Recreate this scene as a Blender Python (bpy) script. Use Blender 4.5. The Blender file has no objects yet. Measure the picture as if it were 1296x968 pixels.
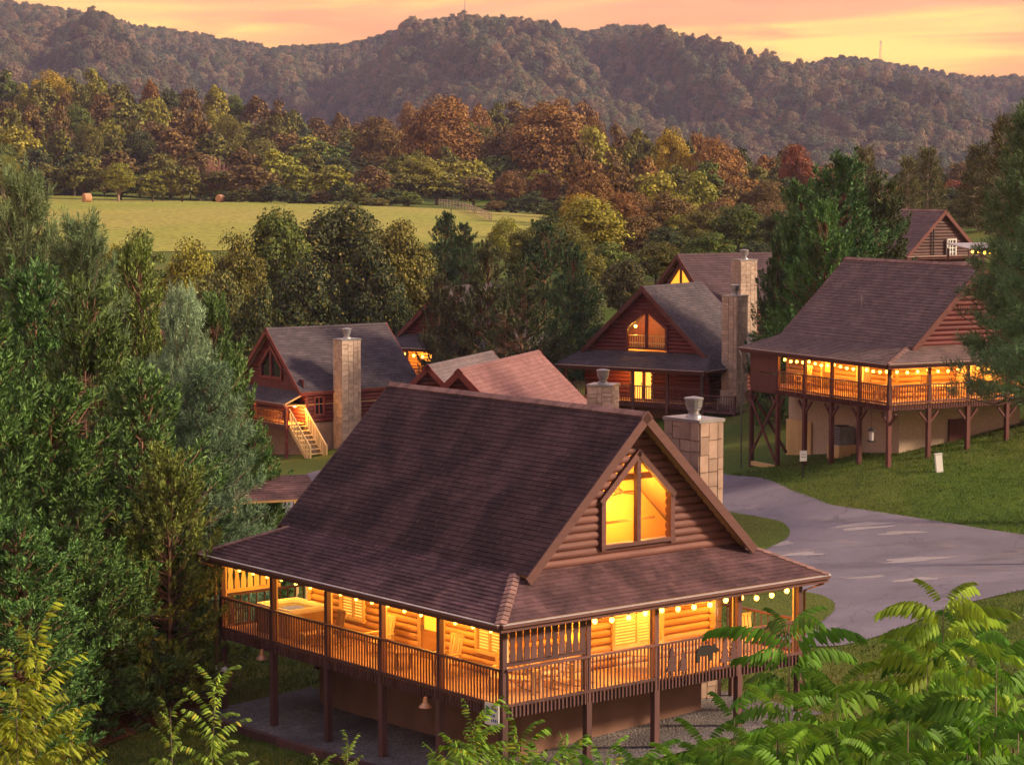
import bpy, bmesh, math, random
import numpy as np
from mathutils import Vector, Matrix
R = math.radians
random.seed(7); rng = np.random.default_rng(11)
SC = bpy.context.scene
COL = SC.collection

# ------------------------------------------------------------------ camera
HC, PITCH, FPX = 16.5, R(5.047), 2949.0
cam = bpy.data.cameras.new('camera'); cam.lens = 36 * FPX / 1296; cam.sensor_width = 36
cam.clip_start = 0.5; cam.clip_end = 9000
co = bpy.data.objects.new('camera', cam); COL.objects.link(co)
co.location = (0, 0, HC); co.rotation_euler = (math.pi / 2 - PITCH, 0, 0)
SC.camera = co

# ------------------------------------------------------------------ sky, sun, exposure
SUN_EL, SUN_AZ = 27.0, 100.0          # azimuth clockwise from the view direction (+Y)
w = bpy.data.worlds.new('World'); SC.world = w; w.use_nodes = True
nt = w.node_tree; N = nt.nodes; LK = nt.links; N.clear()
def nn(t, **k):
    n = N.new(t)
    for a, b in k.items(): setattr(n, a, b)
    return n
out = nn('ShaderNodeOutputWorld'); bg = nn('ShaderNodeBackground'); LK.new(bg.outputs[0], out.inputs[0])
tc = nn('ShaderNodeTexCoord'); sep = nn('ShaderNodeSeparateXYZ'); LK.new(tc.outputs['Generated'], sep.inputs[0])
def ramp(stops, src):
    r = nn('ShaderNodeValToRGB'); e = r.color_ramp.elements
    while len(e) < len(stops): e.new(0.5)
    for i, (p, c) in enumerate(stops):
        e[i].position = p; e[i].color = (*c, 1) if len(c) == 3 else c
    LK.new(src, r.inputs[0]); return r.outputs[0]
def mixw(a, b, f, mode='MIX'):
    m = nn('ShaderNodeMix', data_type='RGBA', blend_type=mode)
    for s, v in ((6, a), (7, b), (0, f)):
        if hasattr(v, 'links') or hasattr(v, 'is_linked'): LK.new(v, m.inputs[s])
        else: m.inputs[s].default_value = v if s == 0 else (*v, 1)
    return m.outputs[2]
grad = ramp([(0.0, (1.15, .45, .08)), (.05, (1.12, .43, .11)), (.13, (.92, .48, .33)), (.40, (.52, .46, .53)), (1.0, (.40, .43, .66))], sep.outputs[2])
mp = nn('ShaderNodeMapping'); mp.inputs['Scale'].default_value = (7, 7, 70); mp.inputs['Rotation'].default_value = (0, R(1.5), 0)
LK.new(tc.outputs['Generated'], mp.inputs[0])
n1 = nn('ShaderNodeTexNoise'); n1.inputs['Scale'].default_value = 1.3; n1.inputs['Detail'].default_value = 6; n1.inputs['Distortion'].default_value = .5
LK.new(mp.outputs[0], n1.inputs[0])
n2 = nn('ShaderNodeTexNoise'); n2.inputs['Scale'].default_value = .55; n2.inputs['Detail'].default_value = 4; n2.inputs['Distortion'].default_value = .8
LK.new(mp.outputs[0], n2.inputs[0])
f1 = ramp([(.44, (0, 0, 0)), (.64, (1, 1, 1))], n1.outputs[0]); f2 = ramp([(.45, (0, 0, 0)), (.60, (1, 1, 1))], n2.outputs[0])
sk = mixw(grad, (1.55, .84, .16), f2)
lowf = ramp([(.0, (1, 1, 1)), (.35, (.35, .35, .35)), (.8, (.1, .1, .1))], sep.outputs[2])
sk2 = mixw(sk, (1.0, .32, .13), mixw((0, 0, 0), f1, .8))
sk = mixw(grad, sk2, lowf)
nis = nn('ShaderNodeTexSky', sky_type='NISHITA'); nis.sun_disc = False; nis.sun_elevation = R(SUN_EL); nis.sun_rotation = R(SUN_AZ)
nsc = mixw(nis.outputs[0], (.07, .07, .07), 1.0, 'MULTIPLY')
tot = mixw(sk, nsc, .10, 'ADD'); LK.new(tot, bg.inputs[0]); bg.inputs[1].default_value = 0.84
sl = bpy.data.lights.new('sun', 'SUN'); sl.energy = 4.9; sl.angle = R(8); sl.color = (1, .76, .50)
so = bpy.data.objects.new('sun', sl); COL.objects.link(so)
a, e = R(SUN_AZ), R(SUN_EL)
sd = Vector((math.sin(a) * math.cos(e), math.cos(a) * math.cos(e), math.sin(e)))
so.rotation_euler = sd.to_track_quat('Z', 'Y').to_euler(); so.location = sd * 300
SC.view_settings.view_transform = 'Standard'; SC.view_settings.look = 'None'
SC.view_settings.exposure = 0.50; SC.view_settings.gamma = 1.0
SC.render.engine = 'CYCLES'; SC.cycles.use_denoising = True
SC.cycles.max_bounces = 6; SC.cycles.diffuse_bounces = 2; SC.cycles.adaptive_threshold = .03; SC.cycles.glossy_bounces = 2
SC.cycles.transparent_max_bounces = 8; SC.cycles.transmission_bounces = 3; SC.cycles.volume_bounces = 0
SC.cycles.use_light_tree = True; SC.cycles.sample_clamp_indirect = 4.0

# ------------------------------------------------------------------ materials
class NT:
    def __init__(s, name):
        s.m = bpy.data.materials.new(name); s.m.use_nodes = True
        s.t = s.m.node_tree; s.b = s.t.nodes['Principled BSDF']; s.o = s.t.nodes['Material Output']
    def n(s, t, **k):
        x = s.t.nodes.new(t)
        for a, b in k.items(): setattr(x, a, b)
        return x
    def l(s, a, b): s.t.links.new(a, b)
    def ramp(s, stops, src):
        r = s.n('ShaderNodeValToRGB'); e = r.color_ramp.elements
        while len(e) < len(stops): e.new(.5)
        for i, (p, c) in enumerate(stops): e[i].position = p; e[i].color = (*c, 1) if not isinstance(c, (int, float)) else (c, c, c, 1)
        s.l(src, r.inputs[0]); return r.outputs[0]
    def mix(s, a, b, f, mode='MIX'):
        m = s.n('ShaderNodeMix', data_type='RGBA', blend_type=mode)
        for i, v in ((6, a), (7, b), (0, f)):
            if isinstance(v, bpy.types.NodeSocket): s.l(v, m.inputs[i])
            else: m.inputs[i].default_value = v if i == 0 else (*v, 1)
        return m.outputs[2]
    def noise(s, scale, detail=4, stretch=(1, 1, 1), coord='pos', dist=0):
        mpn = s.n('ShaderNodeMapping'); mpn.inputs['Scale'].default_value = stretch
        if coord == 'pos': s.l(s.n('ShaderNodeNewGeometry').outputs['Position'], mpn.inputs[0])
        else: s.l(s.n('ShaderNodeTexCoord').outputs['Object'], mpn.inputs[0])
        x = s.n('ShaderNodeTexNoise'); x.inputs['Scale'].default_value = scale; x.inputs['Detail'].default_value = detail
        x.inputs['Distortion'].default_value = dist
        s.l(mpn.outputs[0], x.inputs[0]); return x.outputs[0]
    def bump(s, src, st, d=.02):
        b = s.n('ShaderNodeBump'); b.inputs['Strength'].default_value = st; b.inputs['Distance'].default_value = d
        s.l(src, b.inputs['Height']); s.l(b.outputs[0], s.b.inputs['Normal'])
    def island(s): return s.n('ShaderNodeNewGeometry').outputs['Random Per Island']
    def orand(s): return s.n('ShaderNodeObjectInfo').outputs['Random']
def vary(c, k): return tuple(max(0, x * k) for x in c)
def surf(name, c1, c2, scale=2., rough=.8, bump=.3, bscale=40., stretch=(1, 1, 1), island=.0, objr=.25, metal=0, d=.01):
    t = NT(name)
    c = t.mix(c1, c2, t.ramp([(.3, 0.), (.7, 1.)], t.noise(scale, 5, stretch)))
    if objr: c = t.mix(c, t.ramp([(0, 1 - objr), (1, 1 + objr)], t.orand()), 1., 'MULTIPLY')
    if island: c = t.mix(c, t.ramp([(0, 1 - island), (1, 1.)], t.island()), 1., 'MULTIPLY')
    t.l(c, t.b.inputs['Base Color']); t.b.inputs['Roughness'].default_value = rough; t.b.inputs['Metallic'].default_value = metal
    t.b.inputs['Specular IOR Level'].default_value = .3
    if bump: t.bump(t.noise(bscale, 4, stretch), bump, d)
    return t.m
def roofmat(name, c1, c2, dark, amt):
    t = NT(name)
    c = t.mix(c1, c2, t.ramp([(0, 0.), (1, 1.)], t.island()))
    st = t.ramp([(.38, 0.), (.60, 1.)], t.noise(.8, 6, (1, 1, .22), dist=.5))          # algae stains running down
    s2 = t.ramp([(.35, .6), (.7, 1.)], t.noise(6, 3))
    c = t.mix(c, dark, t.mix((0, 0, 0), t.mix(st, s2, 1., 'MULTIPLY'), amt))
    c = t.mix(c, t.ramp([(.3, .75), (.7, 1.15)], t.noise(60, 2)), 1., 'MULTIPLY')
    t.l(c, t.b.inputs['Base Color']); t.b.inputs['Roughness'].default_value = .9; t.b.inputs['Specular IOR Level'].default_value = .25
    t.bump(t.noise(90, 2), .4, .01); return t.m
def emis(name, col, st):
    t = NT(name); t.b.inputs['Base Color'].default_value = (*col, 1)
    t.b.inputs['Emission Color'].default_value = (*col, 1); t.b.inputs['Emission Strength'].default_value = st
    return t.m
def leafmat(name, base=None, var=.5, trans=.25, hue=None, patch=None):
    t = NT(name)
    if base is None: c = t.n('ShaderNodeObjectInfo').outputs['Color']
    else:
        rgb = t.n('ShaderNodeRGB'); rgb.outputs[0].default_value = (*base, 1); c = rgb.outputs[0]
    if patch: c = t.mix(c, patch, t.ramp([(.52, 0.), (.70, .75)], t.noise(.16, 5, dist=.6)))
    if hue: c = t.mix(c, hue, t.ramp([(.84, 0.), (1., .7)], t.island()))
    c = t.mix(c, t.ramp([(0, 1 - var), (1, 1 + var)], t.island()), 1., 'MULTIPLY')
    c = t.mix(c, t.ramp([(.3, .7), (.7, 1.25)], t.noise(.5, 2)), 1., 'MULTIPLY')
    t.l(c, t.b.inputs['Base Color']); t.b.inputs['Roughness'].default_value = .6; t.b.inputs['Specular IOR Level'].default_value = .25
    if trans:
        tr = t.n('ShaderNodeBsdfTranslucent'); t.l(c, tr.inputs[0]); mx = t.n('ShaderNodeMixShader'); mx.inputs[0].default_value = trans
        t.l(t.b.outputs[0], mx.inputs[1]); t.l(tr.outputs[0], mx.inputs[2]); t.l(mx.outputs[0], t.o.inputs[0])
    return t.m
M = {}
M['roof_brown'] = roofmat('roof_brown', (.095, .045, .050), (.155, .08, .085), (.038, .020, .025), .85)
M['roof_stained'] = roofmat('roof_brown_stained', (.070, .035, .038), (.112, .058, .059), (.022, .0125, .0155), .95)
M['roof_brown2'] = roofmat('roof_brown2', (.13, .085, .08), (.20, .13, .12), (.08, .055, .056), .5)
M['roof_plum'] = roofmat('roof_plum', (.075, .045, .052), (.115, .07, .078), (.045, .028, .033), .5)
M['roof_grey'] = roofmat('roof_grey', (.07, .055, .065), (.115, .09, .10), (.04, .033, .04), .5)
M['roof_red'] = roofmat('roof_red', (.22, .105, .10), (.29, .145, .14), (.15, .072, .072), .5)
M['roof_light'] = roofmat('roof_light', (.14, .105, .11), (.20, .15, .155), (.09, .07, .075), .4)
M['cap'] = surf('cap_shingle', (.19, .105, .09), (.27, .15, .13), 3, .9, .4, 60)
M['trim'] = surf('brown_trim', (.105, .044, .040), (.14, .06, .054), 2, .6, .15, 30, (1, 1, 6))
M['trim_red'] = surf('red_trim', (.17, .035, .03), (.22, .05, .042), 2, .6, .15, 30)
M['log_gable'] = surf('stained_log', (.13, .05, .042), (.18, .076, .063), 1.2, .65, .35, 10, (1, 1, 7), objr=.18)
M['log_orange'] = surf('honey_log', (.42, .20, .07), (.55, .29, .11), 1.0, .5, .35, 10, (1, 1, 7), objr=.2)
M['log_red'] = surf('red_log', (.095, .019, .020), (.14, .030, .028), 1.2, .65, .35, 10, (1, 1, 7), objr=.18)
M['log_plum'] = surf('plum_log', (.07, .034, .033), (.10, .05, .046), 1.2, .65, .35, 10, (1, 1, 7), objr=.15)
M['wood_dark'] = surf('dark_stained_wood', (.085, .038, .038), (.125, .058, .055), 3, .65, .3, 14, (1, 1, .2), objr=.3)
M['wood_red'] = surf('reddish_wood', (.085, .026, .024), (.12, .04, .034), 3, .65, .3, 14, (1, 1, .2), objr=.25)
M['wood_pine'] = surf('pale_pine', (.58, .38, .17), (.68, .47, .23), 3, .5, .2, 14, (1, 1, .3), objr=.2)
M['deck_board'] = surf('deck_floor', (.48, .28, .13), (.60, .36, .18), 2, .6, .3, 12, (1, 6, 1), objr=.1)
M['ceiling'] = surf('pine_ceiling', (.45, .26, .12), (.55, .33, .16), 2, .6, .2, 12, (6, 1, 1), objr=0)
M['stucco_brown'] = surf('brown_stucco', (.20, .11, .08), (.27, .15, .11), 1.2, .95, .6, 30, objr=0)
M['stucco_tan'] = surf('pebble_stucco', (.46, .35, .27), (.60, .47, .37), 9, .95, .8, 22, objr=0, d=.03)
M['stone'] = surf('fieldstone', (.30, .20, .155), (.42, .29, .23), 3, .9, .5, 18, island=.22, objr=.16, d=.02)
M['stone_pale'] = surf('pale_fieldstone', (.42, .30, .24), (.62, .47, .38), 5, .9, .7, 14, island=.3, objr=.1, d=.04)
M['mortar'] = surf('mortar', (.24, .18, .14), (.32, .24, .19), 6, .95, .5, 40)
M['metal_cap'] = surf('galvanised_metal', (.30, .29, .31), (.42, .40, .43), 3, .38, .1, 30, metal=.7)
M['metal_edge'] = surf('drip_edge', (.50, .46, .50), (.62, .57, .62), 3, .35, .1, 30, metal=.4)
M['copper'] = surf('copper', (.45, .22, .13), (.55, .30, .18), 3, .4, .1, 30, metal=.6)
M['white_paint'] = surf('white_paint', (.74, .72, .70), (.82, .80, .78), 3, .5, .1, 30)
M['grey_plastic'] = surf('grey_metal_box', (.16, .16, .18), (.24, .24, .26), 3, .5, .2, 30)
M['black'] = surf('black_paint', (.015, .012, .012), (.03, .025, .022), 3, .6, .1, 30)
M['dark_glass'] = surf('dark_window_glass', (.012, .010, .012), (.02, .016, .02), 1, .08, 0, objr=0)
M['bulb'] = emis('lit_bulb', (1, .43, .05), 11)
M['lamp'] = emis('lit_lamp_globe', (1, .55, .13), 9)
M['lit'] = emis('lit_window', (1, .42, .03), .95)
M['lit_pale'] = emis('lit_window_pale', (1, .50, .08), 1.0)
M['room'] = surf('warm_room_wall', (.75, .46, .16), (.82, .52, .19), .6, .8, .05, 10, objr=0)
M['tub'] = surf('tub_shell', (.62, .55, .45), (.70, .62, .50), 3, .3, .05, 30, objr=0)
M['tub_cabinet'] = surf('tub_cabinet', (.30, .17, .08), (.38, .22, .1), 3, .6, .3, 20, (1, 1, .2))
M['water'] = surf('tub_water', (.03, .045, .04), (.05, .07, .06), 2, .05, .2, 8, objr=0)
M['bark'] = surf('bark', (.10, .07, .05), (.20, .15, .11), 4, .9, .6, 14, (1, 1, .3), objr=.2, d=.03)
M['bark_pale'] = surf('pale_bark', (.34, .25, .19), (.50, .38, .30), 4, .9, .5, 14, (1, 1, .3), objr=.2)
M['twig_brown'] = surf('dead_twig', (.16, .085, .055), (.24, .13, .085), 4, .9, .2, 14, objr=.2)
M['hay'] = surf('hay', (.48, .24, .13), (.62, .34, .19), 5, .95, .8, 12, objr=.1, d=.05)
M['leaf'] = leafmat('broad_leaf', None, .55, .12, (.24, .17, .03))
M['leaf_con'] = leafmat('conifer_spray', None, .6, .0)
M['needle'] = leafmat('pine_needle', None, .5, .0)
M['leaf_front'] = leafmat('sumac_leaf', None, .28, .35)
M['leaf_sap'] = leafmat('sapling_leaf', None, .35, .35, (.34, .24, .02))
t = NT('clear_pane')
g = t.n('ShaderNodeBsdfGlossy'); g.inputs['Roughness'].default_value = .05; tr = t.n('ShaderNodeBsdfTransparent'); mx = t.n('ShaderNodeMixShader'); mx.inputs[0].default_value = .08
t.l(tr.outputs[0], mx.inputs[1]); t.l(g.outputs[0], mx.inputs[2]); t.l(mx.outputs[0], t.o.inputs[0]); M['pane'] = t.m
t = NT('screen_mesh')
g = t.n('ShaderNodeBsdfDiffuse'); g.inputs[0].default_value = (.05, .025, .02, 1); tr = t.n('ShaderNodeBsdfTransparent'); mx = t.n('ShaderNodeMixShader'); mx.inputs[0].default_value = .45
t.l(tr.outputs[0], mx.inputs[1]); t.l(g.outputs[0], mx.inputs[2]); t.l(mx.outputs[0], t.o.inputs[0]); M['screen'] = t.m

def groundmat(name, cols, scale, bscale, bump, d=.05, big=.08):
    t = NT(name)
    a = t.ramp([(.3, 0.), (.7, 1.)], t.noise(scale, 6)); b = t.ramp([(.35, 0.), (.68, 1.)], t.noise(big, 4, dist=.6))
    c = t.mix(cols[0], cols[1], a); c = t.mix(c, cols[2], b)
    c = t.mix(c, t.ramp([(.25, .55), (.75, 1.35)], t.noise(bscale, 3)), 1., 'MULTIPLY')
    t.l(c, t.b.inputs['Base Color']); t.b.inputs['Roughness'].default_value = .95; t.b.inputs['Specular IOR Level'].default_value = .15
    t.bump(t.noise(bscale, 3), bump, d); return t.m
M['ground'] = groundmat('meadow_grass', [(.045, .095, .010), (.08, .13, .015), (.13, .125, .025)], .8, 9, .9, .08)
M['field'] = groundmat('mown_field', [(.19, .24, .03), (.27, .275, .045), (.34, .28, .07)], .05, 1.2, .5, .1, .012)
M['mulch'] = groundmat('mulch', [(.15, .055, .022), (.22, .085, .035), (.10, .05, .02)], 1.2, 14, .9, .06, .3)
M['gravel'] = groundmat('gravel', [(.17, .15, .155), (.30, .265, .26), (.12, .105, .11)], 5, 14, 1., .1, .5)
t = NT('asphalt')
c = t.mix((.125, .108, .14), (.18, .155, .195), t.ramp([(.3, 0.), (.7, 1.)], t.noise(.35, 5, dist=.5)))
c = t.mix(c, (.085, .07, .085), t.ramp([(.52, 0.), (.75, .8)], t.noise(.16, 5, (1, 2.5, 1), dist=1.2)))
c = t.mix(c, t.ramp([(.25, .8), (.75, 1.2)], t.noise(18, 3)), 1., 'MULTIPLY')
vo = t.n('ShaderNodeTexVoronoi', feature='DISTANCE_TO_EDGE'); vo.inputs['Scale'].default_value = .22; mpv = t.n('ShaderNodeMix', data_type='VECTOR'); mpv.inputs[0].default_value = .12
nz_ = t.n('ShaderNodeTexNoise'); nz_.inputs['Scale'].default_value = .9; nz_.inputs['Detail'].default_value = 5; gp0 = t.n('ShaderNodeNewGeometry'); t.l(gp0.outputs['Position'], nz_.inputs[0])
va = t.n('ShaderNodeVectorMath', operation='MULTIPLY_ADD'); va.inputs[1].default_value = (2.5, 2.5, 0); t.l(nz_.outputs['Color'], va.inputs[0]); t.l(gp0.outputs['Position'], va.inputs[2]); t.l(va.outputs[0], vo.inputs['Vector'])
c = t.mix(c, (.05, .042, .055), t.ramp([(.004, .4), (.010, 0.)], vo.outputs['Distance']))
c = t.mix(c, (.26, .20, .20), t.ramp([(.58, 0.), (.70, .5)], t.noise(.45, 6, (1, 3, 1), dist=.8)))
t.l(c, t.b.inputs['Base Color']); t.b.inputs['Roughness'].default_value = .85; t.bump(t.noise(30, 3), .5, .02); M['asphalt'] = t.m
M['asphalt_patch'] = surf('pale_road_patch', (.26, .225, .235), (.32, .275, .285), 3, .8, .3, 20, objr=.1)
t = NT('mountain_soil'); c = t.mix((.045, .042, .02), (.08, .06, .03), t.noise(.02, 5)); t.l(c, t.b.inputs['Base Color']); t.b.inputs['Roughness'].default_value = 1; M['soil'] = t.m
t = NT('mountain_canopy')
c = t.ramp([(0, (.05, .08, .04)), (.3, (.105, .125, .055)), (.6, (.16, .14, .07)), (.85, (.22, .17, .09)), (1, (.28, .19, .10))], t.orand())
c = t.mix(c, t.ramp([(.3, .65), (.7, 1.3)], t.noise(.006, 4)), 1., 'MULTIPLY')
t.l(c, t.b.inputs['Base Color']); t.b.inputs['Roughness'].default_value = .9; M['canopy'] = t.m

# ------------------------------------------------------------------ helpers
def tag(o, label=None, cat=None, group=None, kind=None):
    if label: o['label'] = label
    if cat: o['category'] = cat
    if group: o['group'] = group
    if kind: o['kind'] = kind
    return o
def link(name, data, parent=None, loc=(0, 0, 0), rot=(0, 0, 0), scale=(1, 1, 1)):
    o = bpy.data.objects.new(name, data); COL.objects.link(o); o.parent = parent
    o.location = loc; o.rotation_euler = rot; o.scale = scale; return o
def empty(name, loc, rz=0, parent=None):
    o = link(name, None, parent, loc, (0, 0, rz)); o.empty_display_size = .3; return o
def pymesh(name, v, f, mat, smooth=False):
    me = bpy.data.meshes.new(name); me.from_pydata([tuple(x) for x in v], [], f); me.materials.append(mat)
    if smooth: me.polygons.foreach_set('use_smooth', [True] * len(me.polygons))
    me.update(); return me
CACHE = {}
def unit(shape, mat):
    k = (shape, mat.name)
    if k in CACHE: return CACHE[k]
    if shape == 'box':
        v = [(x, y, z) for x in (-.5, .5) for y in (-.5, .5) for z in (-.5, .5)]
        f = [(0, 1, 3, 2), (4, 6, 7, 5), (0, 4, 5, 1), (2, 3, 7, 6), (0, 2, 6, 4), (1, 5, 7, 3)]; sm = False
    elif shape == 'log':            # along X
        n = 10; v = []; f = []
        for s in (-.5, .5):
            for i in range(n): a = 2 * math.pi * i / n; v.append((s, .5 * math.cos(a), .5 * math.sin(a)))
        f = [(i, (i + 1) % n, n + (i + 1) % n, n + i) for i in range(n)] + [tuple(range(n))[::-1], tuple(range(n, 2 * n))]; sm = False
    elif shape == 'ball':
        bm = bmesh.new(); bmesh.ops.create_icosphere(bm, subdivisions=2, radius=.5); me = bpy.data.meshes.new('ball'); bm.to_mesh(me); bm.free()
        me.materials.append(mat); me.polygons.foreach_set('use_smooth', [True] * len(me.polygons)); CACHE[k] = me; return me
    me = pymesh(shape, v, f, mat)
    if shape == 'log':
        me.polygons.foreach_set('use_smooth', [len(p.vertices) == 4 for p in me.polygons])
    CACHE[k] = me; return me
def box(name, c, s, mat, parent, rot=(0, 0, 0)): return link(name, unit('box', mat), parent, c, rot, s)
def beam(name, p, q, w, h, mat, parent, shape='box'):
    p, q = Vector(p), Vector(q); d = q - p
    x = d.normalized(); up = Vector((0, 0, 1))
    if abs(x.z) > .99: up = Vector((0, 1, 0))
    y = up.cross(x).normalized(); z = x.cross(y)
    m = Matrix((x, y, z)).transposed()
    return link(name, unit(shape, mat), parent, (p + q) / 2, m.to_euler(), (d.length, w, h))
def prism(name, poly, thick, mat, parent):
    """closed slab: planar polygon (3-D points) pushed back along its normal"""
    P = [Vector(p) for p in poly]; n = (P[1] - P[0]).cross(P[2] - P[0]).normalized()
    v = P + [p - n * thick for p in P]; k = len(P)
    f = [tuple(range(k)), tuple(range(2 * k - 1, k - 1, -1))] + [(i, k + i, k + (i + 1) % k, (i + 1) % k) for i in range(k)]
    return link(name, pymesh(name, v, f, mat), parent)
def lathe(name, prof, mat, parent, loc=(0, 0, 0), n=14):
    v = []; f = []
    for r, z in prof:
        for i in range(n): a = 2 * math.pi * i / n; v.append((r * math.cos(a), r * math.sin(a), z))
    for j in range(len(prof) - 1):
        for i in range(n): f.append((j * n + i, j * n + (i + 1) % n, (j + 1) * n + (i + 1) % n, (j + 1) * n + i))
    f.append(tuple(range(n))[::-1]); f.append(tuple(range((len(prof) - 1) * n, len(prof) * n)))
    return link(name, pymesh(name, v, f, mat, False), parent, loc)
def tube_mesh(name, lines, mat, sides=6):
    """lines: list of [(x,y,z,r),...]"""
    v = []; f = []
    for L in lines:
        b = len(v); P = [Vector(p[:3]) for p in L]
        for i, p in enumerate(P):
            d = (P[min(i + 1, len(P) - 1)] - P[max(i - 1, 0)]).normalized()
            up = Vector((0, 0, 1)) if abs(d.z) < .9 else Vector((1, 0, 0))
            x = up.cross(d).normalized(); y = d.cross(x)
            for k in range(sides):
                an = 2 * math.pi * k / sides; v.append(p + (x * math.cos(an) + y * math.sin(an)) * L[i][3])
        for i in range(len(P) - 1):
            for k in range(sides): f.append((b + i * sides + k, b + i * sides + (k + 1) % sides, b + (i + 1) * sides + (k + 1) % sides, b + (i + 1) * sides + k))
        f.append(tuple(b + k for k in range(sides))[::-1]); e0 = b + (len(P) - 1) * sides; f.append(tuple(e0 + k for k in range(sides)))
    return pymesh(name, v, f, mat, True)
def copy_tree(o, parent=None):
    c = o.copy(); COL.objects.link(c); c.parent = parent
    for ch in o.children: copy_tree(ch, c)
    return c
def smooth(a, b, x):
    t = np.clip((x - a) / (b - a), 0, 1); return t * t * (3 - 2 * t)
def vnoise(x, y, seed=0):
    xi = np.floor(x).astype(int); yi = np.floor(y).astype(int); xf = x - xi; yf = y - yi
    def h(a, b):
        n = (a * 374761393 + b * 668265263 + seed * 974711) & 0x7fffffff
        n = ((n ^ (n >> 13)) * 1274126177) & 0x7fffffff
        return ((n ^ (n >> 16)) & 0xffff) / 65535.
    u = xf * xf * (3 - 2 * xf); v = yf * yf * (3 - 2 * yf)
    return (h(xi, yi) * (1 - u) + h(xi + 1, yi) * u) * (1 - v) + (h(xi, yi + 1) * (1 - u) + h(xi + 1, yi + 1) * u) * v
def fbm(x, y, o=4, seed=0):
    s = 0; a = .5
    for i in range(o): s = s + a * vnoise(x, y, seed + i); x = x * 2.03; y = y * 2.03; a *= .5
    return s

# ------------------------------------------------------------------ terrain
CP = np.array([(-40, 60, -.8), (-15, 62, -.8), (-3, 63, -.6), (3, 62, -.2), (15, 62, .2), (35, 62, 1), (-20, 80, -.8), (-7, 72, -.8), (-8, 90, -.5), (0, 80, 0), (10, 78, .2), (13, 80, .3),
 (20, 86, 1.1), (30, 86, 1.6), (15, 100, 1.4), (21, 98, 1.4), (30, 96, 1.9), (11, 116, 1.5), (17, 106.5, 3.0), (12, 117, 1.8), (28, 108, 4.1), (40, 108, 6.5), (30, 118, 5.5), (2, 108, .3), (-4, 118, .1), (-11, 125, -.5),
 (-15, 150, -1.4), (-30, 140, -1), (-8, 150, 0), (8, 145, 1.6), (14, 160, 4.5), (30, 175, 8), (45, 150, 9), (0, 170, 1.5), (-10, 190, 2), (-45, 190, 2), (30, 220, 10), (-20, 250, 6), (20, 260, 7), (60, 260, 12),
 (-53, 300, 8.7), (-73, 400, 12.1), (-57, 460, 11.8), (-3, 330, 9.6), (-12.6, 400, 11.4), (7, 400, 9.9), (-94, 470, 12.7), (40, 330, 8.5), (-130, 650, 31), (-37, 650, 21), (9, 650, 23), (78, 650, 11), (150, 650, 14),
 (-100, 530, 18), (0, 500, 13.5), (60, 450, 10), (100, 400, 11), (-110, 800, 34), (0, 800, 22), (100, 800, 10), (0, 1150, 5), (-300, 800, 38), (300, 800, 15), (-200, 400, 14), (200, 400, 16), (-150, 200, 4), (150, 200, 16),
 (-300, 1150, 10), (300, 1150, 8), (-600, 1000, 20), (600, 1000, 15), (-500, 500, 20), (500, 500, 20)], float)
def _k(r2): return np.where(r2 > 0, r2 * np.log(r2 + 1e-12), 0)
S_ = 100.
_X = CP[:, :2] / S_; _n = len(CP)
_A = np.zeros((_n + 3, _n + 3)); _A[:_n, :_n] = _k(((_X[:, None] - _X[None]) ** 2).sum(-1)) + np.eye(_n) * 2e-3
_A[:_n, _n] = 1; _A[:_n, _n + 1:] = _X; _A[_n, :_n] = 1; _A[_n + 1:, :_n] = _X.T
_W = np.linalg.solve(_A, np.concatenate([CP[:, 2], [0, 0, 0]]))
def ground(x, y):
    x = np.asarray(x, float); y = np.asarray(y, float); sh = np.broadcast(x, y).shape
    x = np.broadcast_to(x, sh).ravel(); y = np.broadcast_to(y, sh).ravel()
    yy = np.maximum(y, 58.); q = np.stack([x, yy], -1) / S_; o = np.zeros(len(q))
    for s in range(0, len(q), 20000):
        Q = q[s:s + 20000]; o[s:s + 20000] = _k(((Q[:, None] - _X[None]) ** 2).sum(-1)) @ _W[:_n] + _W[_n] + Q @ _W[_n + 1:]
    t = np.clip(57 - y, 0, None); o = o + np.where(t < 6, t * t / 12, t - 3) * .255
    return o.reshape(sh)
def gz(x, y): return float(ground(np.array([x]), np.array([y]))[0])
def at(px, py, d):
    x = (px - 648) / FPX; y = -(py - 484) / FPX
    dy = math.cos(PITCH) + y * math.sin(PITCH); dz = -math.sin(PITCH) + y * math.cos(PITCH); t = d / dy
    return Vector((x * t, d, HC + dz * t))
def hit(px, py, lo=60, hi=520):
    a, b = lo, lo
    ys = np.arange(lo, hi, .5); P = [at(px, py, d) for d in ys]
    g = ground(np.array([p.x for p in P]), ys); zz = np.array([p.z for p in P])
    i = np.argmax(zz <= g); return Vector((P[i].x, ys[i], g[i]))
def grid_mesh(name, X, Y, Z, mat):
    n, m = X.shape; v = np.stack([X, Y, Z], -1).reshape(-1, 3)
    i = np.arange(n * m).reshape(n, m)
    f = np.stack([i[:-1, :-1], i[:-1, 1:], i[1:, 1:], i[1:, :-1]], -1).reshape(-1, 4)
    me = bpy.data.meshes.new(name); me.from_pydata(v.tolist(), [], f.tolist()); me.materials.append(mat)
    me.polygons.foreach_set('use_smooth', [True] * len(me.polygons)); me.update(); return me
ys = np.concatenate([np.linspace(-30, 50, 40), np.linspace(52, 130, 120), 130 + (np.linspace(0, 1, 150)[1:] ** 1.6) * 1100])
T, YY = np.meshgrid(np.linspace(-1, 1, 261), ys); XX = np.sign(T) * np.abs(T) ** 1.3 * (45 + .6 * np.maximum(YY, 0))
ZZ = ground(XX, YY) + (fbm(XX * .7, YY * .7, 3, 3) - .45) * .05
tag(link('ground', grid_mesh('ground', XX, YY, ZZ, M['ground'])), kind='structure')
POLY = {}
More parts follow.
